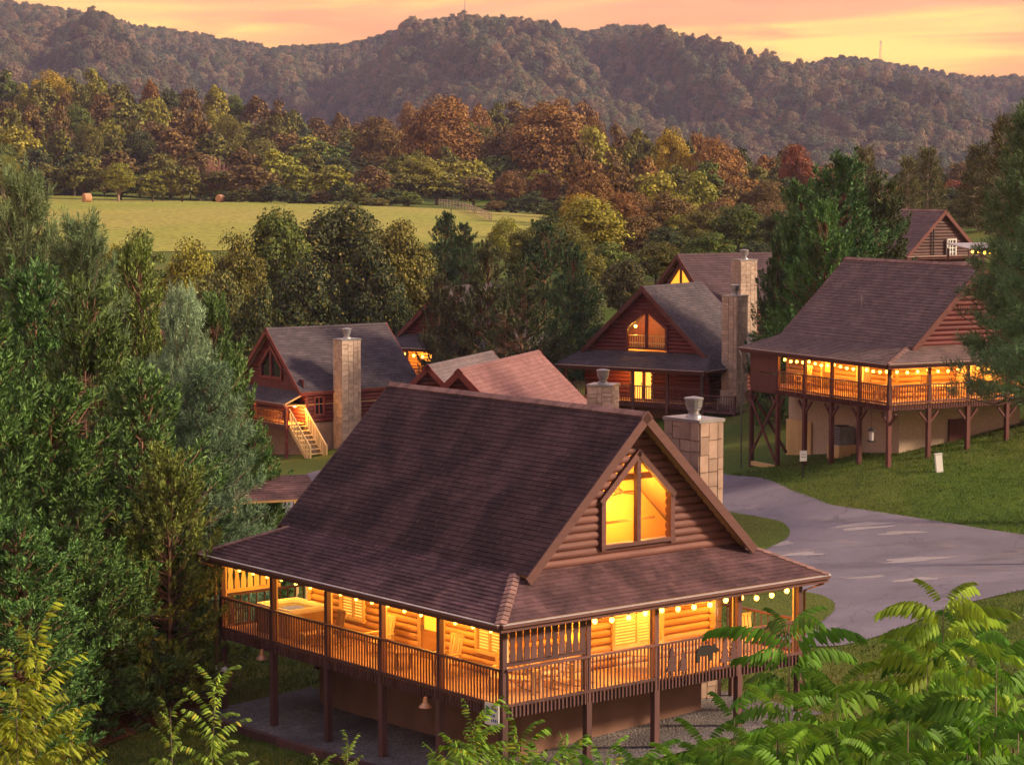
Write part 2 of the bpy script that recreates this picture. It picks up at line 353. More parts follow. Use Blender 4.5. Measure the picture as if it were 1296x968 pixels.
def drape(name, A, B, mat, off=.05, cols=24, rows=60, world=False):
    """sheet lofted between two edges given as pixel points, laid on the terrain"""
    def res(E):
        P = np.array([tuple(hit(*p))[:2] if not world else p for p in E]); s = np.concatenate([[0], np.cumsum(np.linalg.norm(np.diff(P, axis=0), axis=1))])
        tt = np.linspace(0, s[-1], rows); return np.stack([np.interp(tt, s, P[:, 0]), np.interp(tt, s, P[:, 1])], -1)
    def soft(P):
        for _ in range(3): P[1:-1] = (P[:-2] + 2 * P[1:-1] + P[2:]) / 4
        return P
    a, b = soft(res(A)), soft(res(B))
    POLY.setdefault(name, []).append(np.concatenate([a, b[::-1]])); t = np.linspace(0, 1, cols)[None, :, None]
    P = a[:, None] * (1 - t) + b[:, None] * t
    return tag(link(name, grid_mesh(name, P[..., 0], P[..., 1], ground(P[..., 0], P[..., 1]) + .02 + off, mat)), kind='structure')
drape('driveway', [(840, 592), (915, 602), (960, 605), (1000, 624), (1050, 641), (1130, 656), (1200, 666), (1296, 679), (1420, 694)],
      [(820, 690), (930, 770), (1000, 820), (1060, 823), (1130, 801), (1200, 772), (1296, 749), (1420, 730)], M['asphalt'], .03, 50, 90)
drape('lawn_island', [(880, 640), (930, 654), (965, 657), (990, 664), (1001, 673), (998, 682), (985, 690), (965, 698)], [(880, 690)] * 1 + [(890, 695), (900, 700), (910, 705), (920, 708), (930, 710), (940, 712), (950, 712)], M['ground'], .07, 16, 40)
drape('lawn_island', [(960, 742), (1010, 752), (1040, 758), (1057, 766), (1056, 778), (1040, 792), (1015, 806)], [(930, 770), (935, 775), (940, 780), (945, 785), (950, 790), (955, 800), (960, 810)], M['ground'], .07, 16, 40)
drape('road', [(230, 640), (330, 618), (400, 597), (450, 585), (540, 572)], [(230, 720), (330, 668), (400, 650), (450, 635), (540, 615)], M['asphalt'], .03)
drape('field', [(-60, 250), (60, 247.5), (150, 250), (300, 256), (420, 260), (530, 263.5), (620, 269), (720, 274)],
      [(-60, 330), (60, 322), (150, 320), (300, 318), (420, 312), (530, 310), (620, 308), (720, 306)], M['field'], .05, 60, 120)
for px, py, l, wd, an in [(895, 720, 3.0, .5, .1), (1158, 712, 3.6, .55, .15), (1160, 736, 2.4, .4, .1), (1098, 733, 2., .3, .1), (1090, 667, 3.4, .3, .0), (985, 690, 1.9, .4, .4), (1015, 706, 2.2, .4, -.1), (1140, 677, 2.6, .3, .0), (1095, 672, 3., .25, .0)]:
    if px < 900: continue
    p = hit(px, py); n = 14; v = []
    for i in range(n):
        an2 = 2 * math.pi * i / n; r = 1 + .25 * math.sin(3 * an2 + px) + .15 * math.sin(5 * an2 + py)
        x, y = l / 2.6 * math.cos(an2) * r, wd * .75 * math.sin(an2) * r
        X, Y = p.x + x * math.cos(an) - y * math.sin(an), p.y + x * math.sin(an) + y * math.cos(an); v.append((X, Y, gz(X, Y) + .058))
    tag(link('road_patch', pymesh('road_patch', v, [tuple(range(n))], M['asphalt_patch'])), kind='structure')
drape('mulch_bed', [(60, 800), (150, 815), (250, 822), (300, 850), (290, 880)], [(40, 990), (100, 960), (170, 935), (220, 915), (270, 895)], M['mulch'], .04)

# ------------------------------------------------------------------ cabin kit (local X = across the gable, local Y = along the ridge)
def clip(sub, cl):
    for i in range(len(cl)):
        ax, ay = cl[i]; bx, by = cl[(i + 1) % len(cl)]; o = []
        for j in range(len(sub)):
            p, q = sub[j], sub[(j + 1) % len(sub)]
            dp = (bx - ax) * (p[1] - ay) - (by - ay) * (p[0] - ax); dq = (bx - ax) * (q[1] - ay) - (by - ay) * (q[0] - ax)
            if dp >= 0: o.append(p)
            if dp * dq < 0: k = dp / (dp - dq); o.append((p[0] + (q[0] - p[0]) * k, p[1] + (q[1] - p[1]) * k))
        sub = o
        if len(sub) < 3: return []
    return sub
def shingles(parent, polys, mat, course=.17, tab=.34, thick=.1):
    v = []; f = []
    for poly in polys:
        P = [Vector(p) for p in poly]; t = (P[1] - P[0]).normalized(); n = t.cross(P[2] - P[0]).normalized()
        if n.z < 0: n = -n; 
        s = n.cross(t).normalized()
        if s.z < 0: s = -s
        Q = [((p - P[0]).dot(t), (p - P[0]).dot(s)) for p in P]
        ar = sum(Q[i][0] * Q[(i + 1) % len(Q)][1] - Q[(i + 1) % len(Q)][0] * Q[i][1] for i in range(len(Q)))
        if ar < 0: Q = Q[::-1]
        tmin, tmax = min(q[0] for q in Q), max(q[0] for q in Q); smax = max(q[1] for q in Q)
        for r in range(int(smax / course) + 1):
            s0 = r * course; x = tmin - random.random() * tab
            while x < tmax:
                wd = tab * random.uniform(.75, 1.25)
                c = clip([(x + .0012, s0), (x + wd - .0012, s0), (x + wd - .0012, s0 + course), (x + .0012, s0 + course)], Q); x += wd
                if len(c) < 3: continue
                lift = random.uniform(.012, .028); b = len(v)
                for q in c: v.append(P[0] + t * q[0] + s * q[1] + n * (.006 + lift * (1 - (q[1] - s0) / course)))
                f.append(tuple(range(b, b + len(c))))
                for i in range(len(c)):
                    j = (i + 1) % len(c)
                    if abs(c[i][1] - s0) < 1e-5 and abs(c[j][1] - s0) < 1e-5:
                        v.append(P[0] + t * c[i][0] + s * c[i][1] + n * .001); v.append(P[0] + t * c[j][0] + s * c[j][1] + n * .001)
                        f.append((b + j, b + i, len(v) - 2, len(v) - 1))
    o = link('shingles', pymesh('shingles', v, f, mat), parent); o['kind'] = 'stuff'; return o
def caps(parent, p, q, mat, step=.27, wd=.17, drop=.07, lift=.03):
    k = ('capmesh', mat.name, wd, drop)
    if k not in CACHE:
        CACHE[k] = pymesh('cap_shingle', [(-.5, -wd, -drop), (-.5, 0, .0), (-.5, wd, -drop), (.5, -wd, -drop + lift), (.5, 0, lift), (.5, wd, -drop + lift), (-.5, -wd, -drop - .02), (-.5, wd, -drop - .02), (.5, -wd, -drop - .02), (.5, wd, -drop - .02)],
                          [(0, 1, 4, 3), (1, 2, 5, 4), (3, 4, 5, 9, 8), (0, 6, 7, 2, 1), (0, 3, 8, 6), (2, 7, 9, 5)], mat)
    p, q = Vector(p), Vector(q); d = q - p; n = max(1, int(d.length / step)); x = d.normalized(); y = Vector((0, 0, 1)).cross(x).normalized(); z = x.cross(y)
    m = Matrix((x, y, z)).transposed().to_euler()
    for i in range(n):
        link('cap_shingle', CACHE[k], parent, p + d * ((i + .5) / n) + z * .03, m, (-d.length / n * 1.12, random.uniform(.95, 1.05), 1))
class Cabin: pass
def sidept(c, side, a, off, z):
    """point on a wall plane: a along the wall, off outwards"""
    f, b, l, r = c.walls
    return {'front': (a, f - off, z), 'back': (a, c.L - b + off, z), 'left': (l - off, a, z), 'right': (c.W - r + off, a, z)}[side]
def wallbox(name, c, side, a, z, off, la, lz, th, mat, parent):
    s = (la, th, lz) if side in ('front', 'back') else (th, la, lz)
    return box(name, sidept(c, side, a, off, z), s, mat, parent)
def logwall(c, part, side, a0, a1, z0, z1, mat, openings=(), course=.235):
    n = max(1, round((z1 - z0) / course)); h = (z1 - z0) / n
    for i in range(n):
        z = z0 + (i + .5) * h; segs = [(a0, a1)]
        for (b0, b1, y0, y1) in openings:
            if y0 < z < y1:
                segs = [s for g in segs for s in ((g[0], min(g[1], b0)), (max(g[0], b1), g[1])) if s[1] - s[0] > .05]
        for s in segs:
            p = sidept(c, side, (s[0] + s[1]) / 2, -.06, z); rz = 0 if side in ('front', 'back') else math.pi / 2
            link('log', unit('log', mat), part, p, (0, 0, rz), (s[1] - s[0], h * 1.16, h * 1.16))
def window(c, side, a, z, w, h, pane, frame, mull=1, blinds=False):
    o = wallbox('window', c, side, a, z, -.02, w, h, .03, pane, c.o)
    o2 = o
    def sub(nm, da, dz, la, lz, off, th, mat):
        p = Vector(sidept(c, side, a + da, off, z + dz)); s = Vector((la, th, lz) if side in ('front', 'back') else (th, la, lz)); q = Vector(o.location); S = Vector(o.scale)
        d = p - q
        return link(nm, unit('box', mat), o, (d.x / S.x, d.y / S.y, d.z / S.z), (0, 0, 0), (s.x / S.x, s.y / S.y, s.z / S.z))
    for s in (-1, 1):
        sub('frame', s * (w / 2 + .04), 0, .09, h + .16, .05, .14, frame); sub('frame', 0, s * (h / 2 + .04), w, .09, .05, .14, frame)
    for i in range(mull): sub('mullion', -w / 2 + w * (i + 1) / (mull + 1), 0, .07, h, .03, .08, frame)
    if blinds:
        n = int(h / .09)
        for i in range(n): sub('slat', 0, -h / 2 + (i + .5) * h / n, w, .045, .035, .03, M['wood_pine'])
    return o
def door(c, side, a, z0, w, h, mat, frame, lit=None):
    o = wallbox('door', c, side, a, z0 + h / 2, 0, w, h, .06, mat, c.o)
    S = Vector(o.scale)
    def sub(nm, da, dz, la, lz, off, th, m2):
        p = Vector(sidept(c, side, a + da, off, z0 + h / 2 + dz)); s = Vector((la, th, lz) if side in ('front', 'back') else (th, la, lz)); d = p - Vector(o.location)
        return link(nm, unit('box', m2), o, (d.x / S.x, d.y / S.y, d.z / S.z), (0, 0, 0), (s.x / S.x, s.y / S.y, s.z / S.z))
    for s in (-1, 1): sub('frame', s * (w / 2 + .05), 0, .1, h + .1, .03, .14, frame)
    sub('frame', 0, h / 2 + .05, w, .1, .03, .14, frame)
    if lit: sub('pane', 0, .35, w * .6, h * .45, .035, .02, lit)
    sub('handle', w * .4, -.05, .05, .12, .06, .06, M['metal_cap'])
    return o
def lamp(c, p, watts, globe=True, radius=.12):
    l = bpy.data.lights.new('porch_lamp', 'POINT'); l.energy = watts * 3.0; l.color = (1, .44, .06); l.shadow_soft_size = radius
    if globe:
        g = lathe('ceiling_lamp', [(.03, .12), (.09, .10), (.10, .03), (.06, -.03), (.01, -.045)], M['lamp'], c.o, p, 10)
        return link('lamp_light', l, g, (0, 0, -.14))
    return link('lamp_light', l, c.o, p)
def railing(c, p, q, zt, zb, spacing, mat, thick=.032, wide=.038, part=None, outward=None):
    P, Q = Vector((*p, 0)), Vector((*q, 0)); d = Q - P; L = d.length; x = d.normalized(); r = part or c.o
    beam('top_rail', P + Vector((0, 0, zt - .03)), Q + Vector((0, 0, zt - .03)), .13, .06, mat, r)
    beam('bottom_rail', P + Vector((0, 0, zb + .36)), Q + Vector((0, 0, zb + .36)), .05, .08, mat, r)
    n = int(L / spacing); an = math.atan2(x.y, x.x)
    for i in range(n):
        b = P + d * ((i + .5) / n); link('baluster', unit('box', mat), r, (b.x, b.y, (zt - .06 + zb) / 2), (0, 0, an), (wide, thick, zt - .06 - zb))
def chimney(c, v0, v1, u0, u1, z0, z1, single, top='lathe', zs=None, sh=(.28, .62), sw=(.24, .5)):
    if not single: sh, sw = (.16, .42), (.22, .48)
    ch = box('chimney', ((v0 + v1) / 2, (u0 + u1) / 2, (z0 + z1) / 2), (v1 - v0 - .04, u1 - u0 - .04, z1 - z0), M['mortar'], c.o)
    S = Vector(ch.scale); C0 = Vector(ch.location); pts = []
    zz = zs if zs is not None else z0
    for face in range(4):
        a0, a1 = (v0, v1) if face in (0, 2) else (u0, u1)
        cols = []; x = a0
        while x < a1 - .01:
            wd = random.uniform(*sw); 
            if a1 - x - wd < sw[0] * .7: wd = a1 - x
            cols.append((x, min(x + wd, a1))); x += wd
        for (x0, x1) in cols:
            z = zz - random.random() * .3
            while z < z1 - .03:
                h = random.uniform(*sh)
                if z1 - z - h < .15: h = z1 - z
                pr = random.uniform(.0, .022); g = .012; th = .09
                am, zm = (x0 + x1) / 2, z + h / 2
                off = pr + .02 - th / 2
                ctr = {0: (am, u0 - off, zm), 2: (am, u1 + off, zm), 1: (v0 - off, am, zm), 3: (v1 + off, am, zm)}[face]
                sz = (x1 - x0 - g * 2, th, h - g * 2) if face in (0, 2) else (th, x1 - x0 - g * 2, h - g * 2)
                pts.append((ctr, sz)); z += h
    if single:
        for ctr, sz in pts[:300]:
            d = Vector(ctr) - C0
            link('stone', unit('box', M['stone']), ch, (d.x / S.x, d.y / S.y, d.z / S.z), (0, 0, 0), (sz[0] / S.x, sz[1] / S.y, sz[2] / S.z))
    else:
        v = []; f = []; u = unit('box', M['stone'])
        for ctr, sz in pts:
            b = len(v); v += [(ctr[0] + q.co.x * sz[0] - C0.x, ctr[1] + q.co.y * sz[1] - C0.y, ctr[2] + q.co.z * sz[2] - C0.z) for q in u.vertices]; f += [tuple(b + k for k in p.vertices) for p in u.polygons]
        v = [(x / S.x, y / S.y, z / S.z) for x, y, z in v]
        o = link('stones', pymesh('stones', v, f, M['stone_pale']), ch); o['kind'] = 'stuff'
    cv, cu = (v0 + v1) / 2, (u0 + u1) / 2
    box('chimney_cap', (cv, cu, z1 + .03), (v1 - v0 + .1, u1 - u0 + .1, .10), M['metal_cap'], c.o)
    lathe('flue_cap', [(.27, 0), (.25, .07), (.17, .12), (.17, .22), (.22, .25), (.22, .30), (.26, .34), (.28, .55), (.31, .58), (.31, .63), (.05, .68)], M['metal_cap'], c.o, (cv, cu, z1 + .07))
    return ch
def build_cabin(name, label, cx, cy, yaw, zb, L, W, ze, zj, zr, pf, pb, pl, pr, gf, gb, walls, floor, roof, trim, gable, wall, group=None, course=.17, tab=.34, win=None, back_gable=True, dropedge=True):
    c = Cabin(); c.L, c.W, c.ze, c.zj, c.zr = L, W, ze, zj, zr; c.walls = walls; c.floor = floor
    c.pf, c.pb, c.pl, c.pr = pf, pb, pl, pr
    o = c.o = empty(name, (cx, cy, zb), R(yaw)); tag(o, label, 'cabin', group); c.M = Matrix.Translation((cx, cy, zb)) @ Matrix.Rotation(R(yaw), 4, 'Z'); c.yaw = R(yaw)
    A, B, C_, D = (0, 0, ze), (W, 0, ze), (W, L, ze), (0, L, ze)
    a_, b_, c_, d_ = (pl, pf, zj), (W - pr, pf, zj), (W - pr, L - pb, zj), (pl, L - pb, zj)
    vr = (pl + W - pr) / 2; c.vr = vr; polys = []
    rf = None
    for nm, pw, pq in (('f', pf, [A, B, b_, a_]), ('r', pr, [B, C_, c_, b_]), ('b', pb, [C_, D, d_, c_]), ('l', pl, [D, A, a_, d_])):
        if pw > .05: polys.append(pq)
    mains = [[(pl, gb, zj), (pl, gf, zj), (vr, gf, zr), (vr, gb, zr)], [(W - pr, gf, zj), (W - pr, gb, zj), (vr, gb, zr), (vr, gf, zr)]]
    for pq in polys: prism('porch_roof', pq, .10, M['ceiling'], o)
    for pq in mains: prism('roof', pq, .14, M['ceiling'], o)
    rf = [x for x in o.children if x.name.split('.')[0] == 'roof'][0]
    shingles(rf, polys, roof, course, tab) if polys else None; shingles(rf, mains, M['roof_stained'] if roof is M['roof_brown'] else roof, course, tab)
    capm = M['cap'] if roof.name.startswith('roof_brown') else roof
    caps(rf, (vr, gf, zr), (vr, gb, zr), capm, .28, .17, .12, .012)
    for p, q, k in ((A, a_, pf * pl), (B, b_, pf * pr), (C_, c_, pb * pr), (D, d_, pb * pl)):
        if k > .01: caps(rf, p, q, capm, .22, .17, .05)
    # eave fascia, drip edge
    for p, q, k, n in ((A, B, pf, (0, -1)), (B, C_, pr, (1, 0)), (C_, D, pb, (0, 1)), (D, A, pl, (-1, 0))):
        if k < .05: continue
        P, Q = Vector(p), Vector(q); nv = Vector((*n, 0))
        beam('fascia', P + nv * .0 + Vector((0, 0, -.15)), Q + Vector((0, 0, -.15)), .05, .20, trim, o)
        beam('gutter', P + nv * .075 + Vector((0, 0, -.075)), Q + nv * .075 + Vector((0, 0, -.075)), .09, .09, trim, o)
        if dropedge: beam('drip_edge', P + nv * .08 + Vector((0, 0, -.022)), Q + nv * .08 + Vector((0, 0, -.022)), .10, .018, M['metal_edge'], o)
    for side, pw in (('l', pl), ('r', pr)):
        if pw < .05:
            v = 0 if side == 'l' else W; s = -1 if side == 'l' else 1
            beam('fascia', (v + s * .02, gf, zj - .13), (v + s * .02, gb, zj - .13), .05, .18, trim, o)
            beam('gutter', (v + s * .09, gf, zj - .06), (v + s * .09, gb, zj - .06), .09, .09, trim, o)
    # rake boards
    for u, s in ((gf, -1), (gb, 1)):
        for vv in (pl, W - pr):
            d = Vector((vr - vv, 0, zr - zj)).normalized(); nn_ = Vector((-d.z, 0, d.x)); nn_ = nn_ if nn_.z > 0 else -nn_
            p = Vector((vv, u + s * .03, zj)) - nn_ * .12 - d * .1; q = Vector((vr, u + s * .03, zr)) - nn_ * .12
            beam('rake_board', p, q + d * .06, .055, .27, trim, o)
    # porch ceiling
    if max(pf, pb, pl, pr) > .05: box('porch_ceiling', (W / 2, L / 2, ze - .16), (W - .12, L - .12, .04), M['ceiling'], o)
    # gable ends in log siding
    for s, u in ((-1, pf), (1, L - pb)):
        if s == 1 and not back_gable: continue
        g = empty('gable_wall', (0, 0, 0), 0, o); h = .235; n = int((zr - zj + .25) / h)
        for i in range(n):
            z = zj - .25 + (i + .5) * h; k = min(1, max(0, (zr - .12 - z) / (zr - zj))); hw = (W - pl - pr) / 2 * k
            if hw < .1: continue
            segs = [(vr - hw, vr + hw)]
            if s == -1 and win:
                vc, w2, z0, zs, zt = win
                if z0 - .1 < z < zt + .1:
                    zl = z - h * .55; q = w2 if zl < zs else w2 * (zt - zl) / (zt - zs)
                    segs = [(vr - hw, vc - q), (vc + q, vr + hw)]
            for x0, x1 in segs:
                if x1 - x0 > .05: link('log', unit('log', gable), g, ((x0 + x1) / 2, u - s * .06, z), (0, 0, 0), (x1 - x0, h * 1.15, h * 1.15))
    return c
def penta(c, win, frame, pane_l, pane_r, mull=.10):
    vc, w2, z0, zs, zt = win; u = c.pf - .10
    wd = empty('gable_window', (0, 0, 0), 0, c.o); F = .11
    P = [(vc - w2, z0), (vc - w2, zs), (vc, zt), (vc + w2, zs), (vc + w2, z0)]
    for i in range(5):
        p, q = P[i], P[(i + 1) % 5]; d = Vector((q[0] - p[0], 0, q[1] - p[1])).normalized() * .05
        k_ = 1.7 if i in (1, 2) else 1.0; nrm = Vector((-d.z, 0, d.x)).normalized() * (F * (k_ - 1) / 2)
        beam('frame', Vector((p[0], u, p[1])) - d * 2 + nrm, Vector((q[0], u, q[1])) + d * 2 + nrm, .16, F * k_, frame, wd)
    beam('mullion', (vc, u + .02, z0), (vc, u + .02, zt - .1), .14, .17, frame, wd)
    for s, pm in ((-1, pane_l), (1, pane_r)):
        q = [(vc + s * mull * .5, u + .06, z0 + .03), (vc + s * w2, u + .06, z0 + .03), (vc + s * w2, u + .06, zs), (vc + s * mull * .5, u + .06, zt - .08)]
        if s < 0: q = q[::-1]
        prism('pane', q, .012, pm, wd)
    return wd

# furniture -----------------------------------------------------------------
def chair(name, label, M0, v, u, z, rz, mat, wide=.62, group=None, cat='chair', rocker=True, seat_w=None):
    p = M0 @ Vector((v, u, z)); o = empty(name, p, rz); tag(o, label, cat, group); W_ = wide
    for i in range(5): box('seat_slat', (0, -.22 + i * .11, .42 - i * .012), (W_, .09, .025), mat, o)
    n = max(5, int(W_ / .12))
    for i in range(n): box('back_slat', (-W_ / 2 + (i + .5) * W_ / n, .36, .78), (W_ / n * .72, .022, .78), mat, o, (R(-12), 0, 0))
    box('back_rail', (0, .30, .50), (W_, .04, .07), mat, o); box('back_rail', (0, .43, 1.13), (W_, .04, .08), mat, o)
    for s in (-1, 1):
        x = s * (W_ / 2 + .03); box('leg', (x, -.22, .33), (.05, .06, .62), mat, o); box('leg', (x, .28, .33), (.05, .06, .62), mat, o); box('arm', (x, .02, .65), (.1, .62, .03), mat, o)
        if rocker:
            L_ = [(x, -.50 + i * .13, .03 + (i / 8. - .45) ** 2 * .22 + .0, .022) for i in range(9)]
            link('rocker', tube_mesh('rocker', [L_], mat), o)
    return o
def bench(name, label, M0, v, u, z, rz, mat):
    p = M0 @ Vector((v, u, z)); o = empty(name, p, rz); tag(o, label, 'bench')
    for i in range(5): box('seat_slat', (0, -.22 + i * .11, .43), (1.3, .09, .03), mat, o)
    box('back_rail', (0, .30, .56), (1.3, .05, .09), mat, o); box('back_rail', (0, .36, 1.02), (1.34, .05, .12), mat, o)
    for s in (-1, 1):
        box('leg', (s * .66, -.22, .33), (.07, .07, .66), mat, o); box('leg', (s * .66, .30, .52), (.07, .07, 1.04), mat, o); box('arm', (s * .66, .02, .67), (.09, .6, .04), mat, o)
    for k in range(3):
        x = -.42 + k * .42
        for sx in (-1, 1):
            for sz in (-1, 1): beam('back_lattice', (x + sx * .19, .33, .79), (x, .33, .79 + sz * .19), .03, .035, mat, o)
    return o
def side_table(label, M0, v, u, z, mat, r=.32, h=.55, group=None):
    p = M0 @ Vector((v, u, z)); o = empty('side_table', p); tag(o, label, 'table', group)
    lathe('table_top', [(r * .97, 0), (r, .01), (r, .035), (r * .97, .045)], mat, o, (0, 0, h))
    for k in range(4): a = R(45 + 90 * k); box('leg', (r * .6 * math.cos(a), r * .6 * math.sin(a), h / 2), (.05, .05, h), mat, o)
    return o
def strings(name, label, M0, pts, nb, drop=.12, size=.11, group=None):
    """festoon of round bulbs hung between hooks"""
    o = empty(name, M0 @ Vector(pts[0])); tag(o, label, 'string lights', group)
    W_ = [M0 @ Vector(p) - Vector(o.location) for p in pts]; seg = [(W_[i + 1] - W_[i]).length for i in range(len(W_) - 1)]; tot = sum(seg)
    line = []; k = 0
    for i in range(nb * 2 + 1):
        s = tot * i / (nb * 2); j = 0
        while j < len(seg) - 1 and s > seg[j]: s -= seg[j]; j += 1
        t_ = min(1, s / seg[j]); p = W_[j].lerp(W_[j + 1], t_) - Vector((0, 0, drop * 4 * t_ * (1 - t_))); line.append((p.x, p.y, p.z, .008))
        if i % 2:
            b = link('bulb', unit('ball', M['bulb']), o, (p.x, p.y, p.z - .07 + random.uniform(-.02, .02)), (0, 0, 0), (size, size, size * 1.15))
            link('socket', unit('box', M['black']), b, (0, 0, .52), (0, 0, 0), (.42, .42, .35))
    link('cable', tube_mesh('cable', [line], M['black'], 4), o); return o

# ------------------------------------------------------------------ main cabin
WIN = (6.5, 1.36, 5.78, 7.12, 8.38)
c = build_cabin('log_cabin', 'large log cabin with dark brown shingle roof, lit gable window and bear cut-out railing', -.31, 62.49, 38.9, 0,
    15.6, 12.83, 4.39, 5.33, 9.66, 1.776, 2.3, 1.946, 1.946, 1.234, 13.85, (2.6, 2.3, 2.75, 2.4), 1.95, M['roof_brown'], M['trim'], M['log_gable'], M['log_orange'], win=WIN)
MAIN = c; FL = 1.95; m_ = .447
penta(c, WIN, M['trim'], M['pane'], M['pane'])
box('loft_floor', (c.vr, 7.5, 5.28), (8.4, 11.2, .06), M['room'], c.o)
prism('loft_partition', [(c.vr - 4.2, 4.4, 5.3), (c.vr + 4.2, 4.4, 5.3), (c.vr, 4.4, 9.45)], .06, M['room'], c.o)
box('tie_beam', (c.vr, 2.9, 7.55), (3.6, .14, .18), M['tub_cabinet'], c.o); box('loft_rail', (c.vr, 3.6, 6.1), (5.0, .06, .08), M['tub_cabinet'], c.o)
box('picture', (5.75, 4.3, 6.7), (.7, .04, .5), M['tub_cabinet'], c.o); box('picture', (7.5, 4.3, 6.55), (.5, .04, .6), M['wood_pine'], c.o); box('loft_door', (6.7, 4.32, 6.25), (.8, .05, 1.9), M['log_orange'], c.o)
fan = lathe('ceiling_fan', [(.10, 0), (.13, .08), (.10, .16), (.02, .18), (.02, .8)], M['wood_pine'], c.o, (7.1, 3.2, 7.0))
for k in range(5): box('fan_blade', (.45 * math.cos(k * 1.257), .45 * math.sin(k * 1.257), .05), (.62, .14, .015), M['wood_pine'], fan, (R(8), 0, k * 1.257))
lamp(c, (5.4, 3.0, 7.6), 100, True); lamp(c, (7.9, 3.3, 6.6), 75, False)
# lower walls and openings
ops_l = [(10.2, 11.5, 2.6, 4.0), (6.3, 7.3, 1.95, 4.02), (3.3, 4.5, 2.6, 4.0)]
ops_f = [(6.3, 8.3, 2.5, 3.95), (4.3, 5.2, 1.95, 4.02)]
wl = empty('log_wall', (0, 0, 0), 0, c.o); logwall(c, wl, 'left', 2.5, 13.4, FL, 4.25, M['log_orange'], ops_l)
wf = empty('log_wall', (0, 0, 0), 0, c.o); logwall(c, wf, 'front', 2.65, 10.5, FL, 4.25, M['log_orange'], ops_f)
wb = empty('log_wall', (0, 0, 0), 0, c.o); logwall(c, wb, 'back', 2.65, 10.5, FL, 4.25, M['log_orange'])
wr = empty('log_wall', (0, 0, 0), 0, c.o); logwall(c, wr, 'right', 2.5, 13.4, FL, 4.25, M['log_orange'], [(10.0, 11.2, 2.6, 4.0)])
window(c, 'left', 10.85, 3.3, 1.2, 1.3, M['lit_pale'], M['wood_pine'], 1, True); window(c, 'left', 3.9, 3.3, 1.1, 1.3, M['lit_pale'], M['wood_pine'], 1, True)
window(c, 'front', 7.3, 3.22, 1.9, 1.35, M['lit_pale'], M['wood_pine'], 1, True); window(c, 'right', 10.6, 3.3, 1.1, 1.3, M['lit_pale'], M['wood_pine'])
door(c, 'left', 6.8, FL, .95, 2.02, M['log_orange'], M['wood_pine'], M['lit']); door(c, 'front', 4.75, FL, .88, 2.02, M['tub_cabinet'], M['wood_pine'], M['lit'])
# deck
nb = 60
for k in range(nb):
    wv = (12.13 - .47) / nb; x = .47 + (k + .5) * wv
    box('deck_board', (x, 7.8, FL - .03), (wv - .012, 14.66, .05), M['deck_board'], c.o)
box('deck_frame', (6.3, 7.8, FL - .18), (11.5, 14.5, .24), M['wood_dark'], c.o)
for p, q in (((m_ + .03, m_ + .03), (m_ + .03, 15.13)), ((m_ + .03, m_ + .03), (12.13, m_ + .03)), ((12.13, m_ + .03), (12.13, 15.13)), ((m_ + .03, 15.13), (12.13, 15.13))):
    beam('rim_board', (*p, FL - .2), (*q, FL - .2), .05, .28, M['wood_dark'], c.o)
for p, q in (((.42, .52), (.42, 15.0)), ((.52, .42), (9.45, .42)), ((9.6, .42), (12.1, .42)), ((12.16, .52), (12.16, 15.0)), ((.5, 15.16), (12.1, 15.16))):
    if p == (.52, .42): railing(c, (.52, .42), (6.15, .42), 3.01, 1.62, .139, M['wood_dark']); railing(c, (8.3, .42), (9.45, .42), 3.01, 1.62, .139, M['wood_dark']); beam('top_rail', (6.15, .42, 2.98), (8.3, .42, 2.98), .13, .06, M['wood_dark'], c.o)
    elif p == (.5, 15.16) or p == (12.16, .52): railing(c, p, q, 3.01, 1.62, .3, M['wood_dark'])
    else: railing(c, p, q, 3.01, 1.62, .139, M['wood_dark'])
# cut-out railing panel: bear and pines between plain balusters
for i in range(16):
    x = 6.15 + (i + .5) * 2.15 / 16
    box('baluster', (x, .42, 2.285), (.05, .045, 1.33), M['wood_dark'], c.o)
bear = [(-.42, -.3), (-.30, -.3), (-.27, -.12), (-.05, -.14), (.05, -.12), (.08, -.3), (.2, -.3), (.22, -.05), (.34, -.10), (.47, -.06), (.47, .02), (.36, .10), (.33, .19), (.27, .17), (.24, .12), (.1, .17), (-.2, .19), (-.36, .12), (-.43, -.02)]
prism('bear_cutout', [(8.1 + x, .36, 2.55 + y) for x, y in bear], .04, M['black'], c.o)
def pine_cut(v, s): prism('pine_cutout', [(v + x * s, .37, 1.98 + y * s) for x, y in [(-.05, 0), (.05, 0), (.05, .15), (.22, .15), (.1, .42), (.17, .42), (.06, .66), (.11, .66), (0, .92), (-.11, .66), (-.06, .66), (-.17, .42), (-.1, .42), (-.22, .15), (-.05, .15)]], .03, M['wood_dark'], c.o)
pine_cut(6.7, 1.0); pine_cut(7.15, .8); pine_cut(8.85, .95); pine_cut(9.2, .9)
for u in (.51, 3.39, 6.2, 9.04, 12.05, 15.05):
    box('post', (.50, u, 2.95 if u > .6 else 2.95), (.15, .15, 2.70), M['wood_dark'], c.o); box('support_post', (.50, u, .25), (.19, .19, 2.8), M['wood_dark'], c.o)
    box('inner_trim', (.62, u + .04, 3.1), (.05, .18, 2.2), M['wood_pine'], c.o)
for v in (3.55, 6.15, 9.51, 12.09):
    box('post', (v, .50, 2.95), (.15, .15, 2.70), M['wood_dark'], c.o); box('support_post', (v, .50, .35), (.19, .19, 2.6), M['wood_dark'], c.o)
    box('inner_trim', (v - .04, .62, 3.1), (.18, .05, 2.2), M['wood_pine'], c.o)
for u in (3.4, 6.2, 9.0, 12.0, 15.05): box('post', (12.09, u, 2.2), (.15, .15, 4.2), M['wood_dark'], c.o)
for v in (4.2, 8.2): box('post', (v, 15.08, 2.2), (.15, .15, 4.2), M['wood_dark'], c.o)
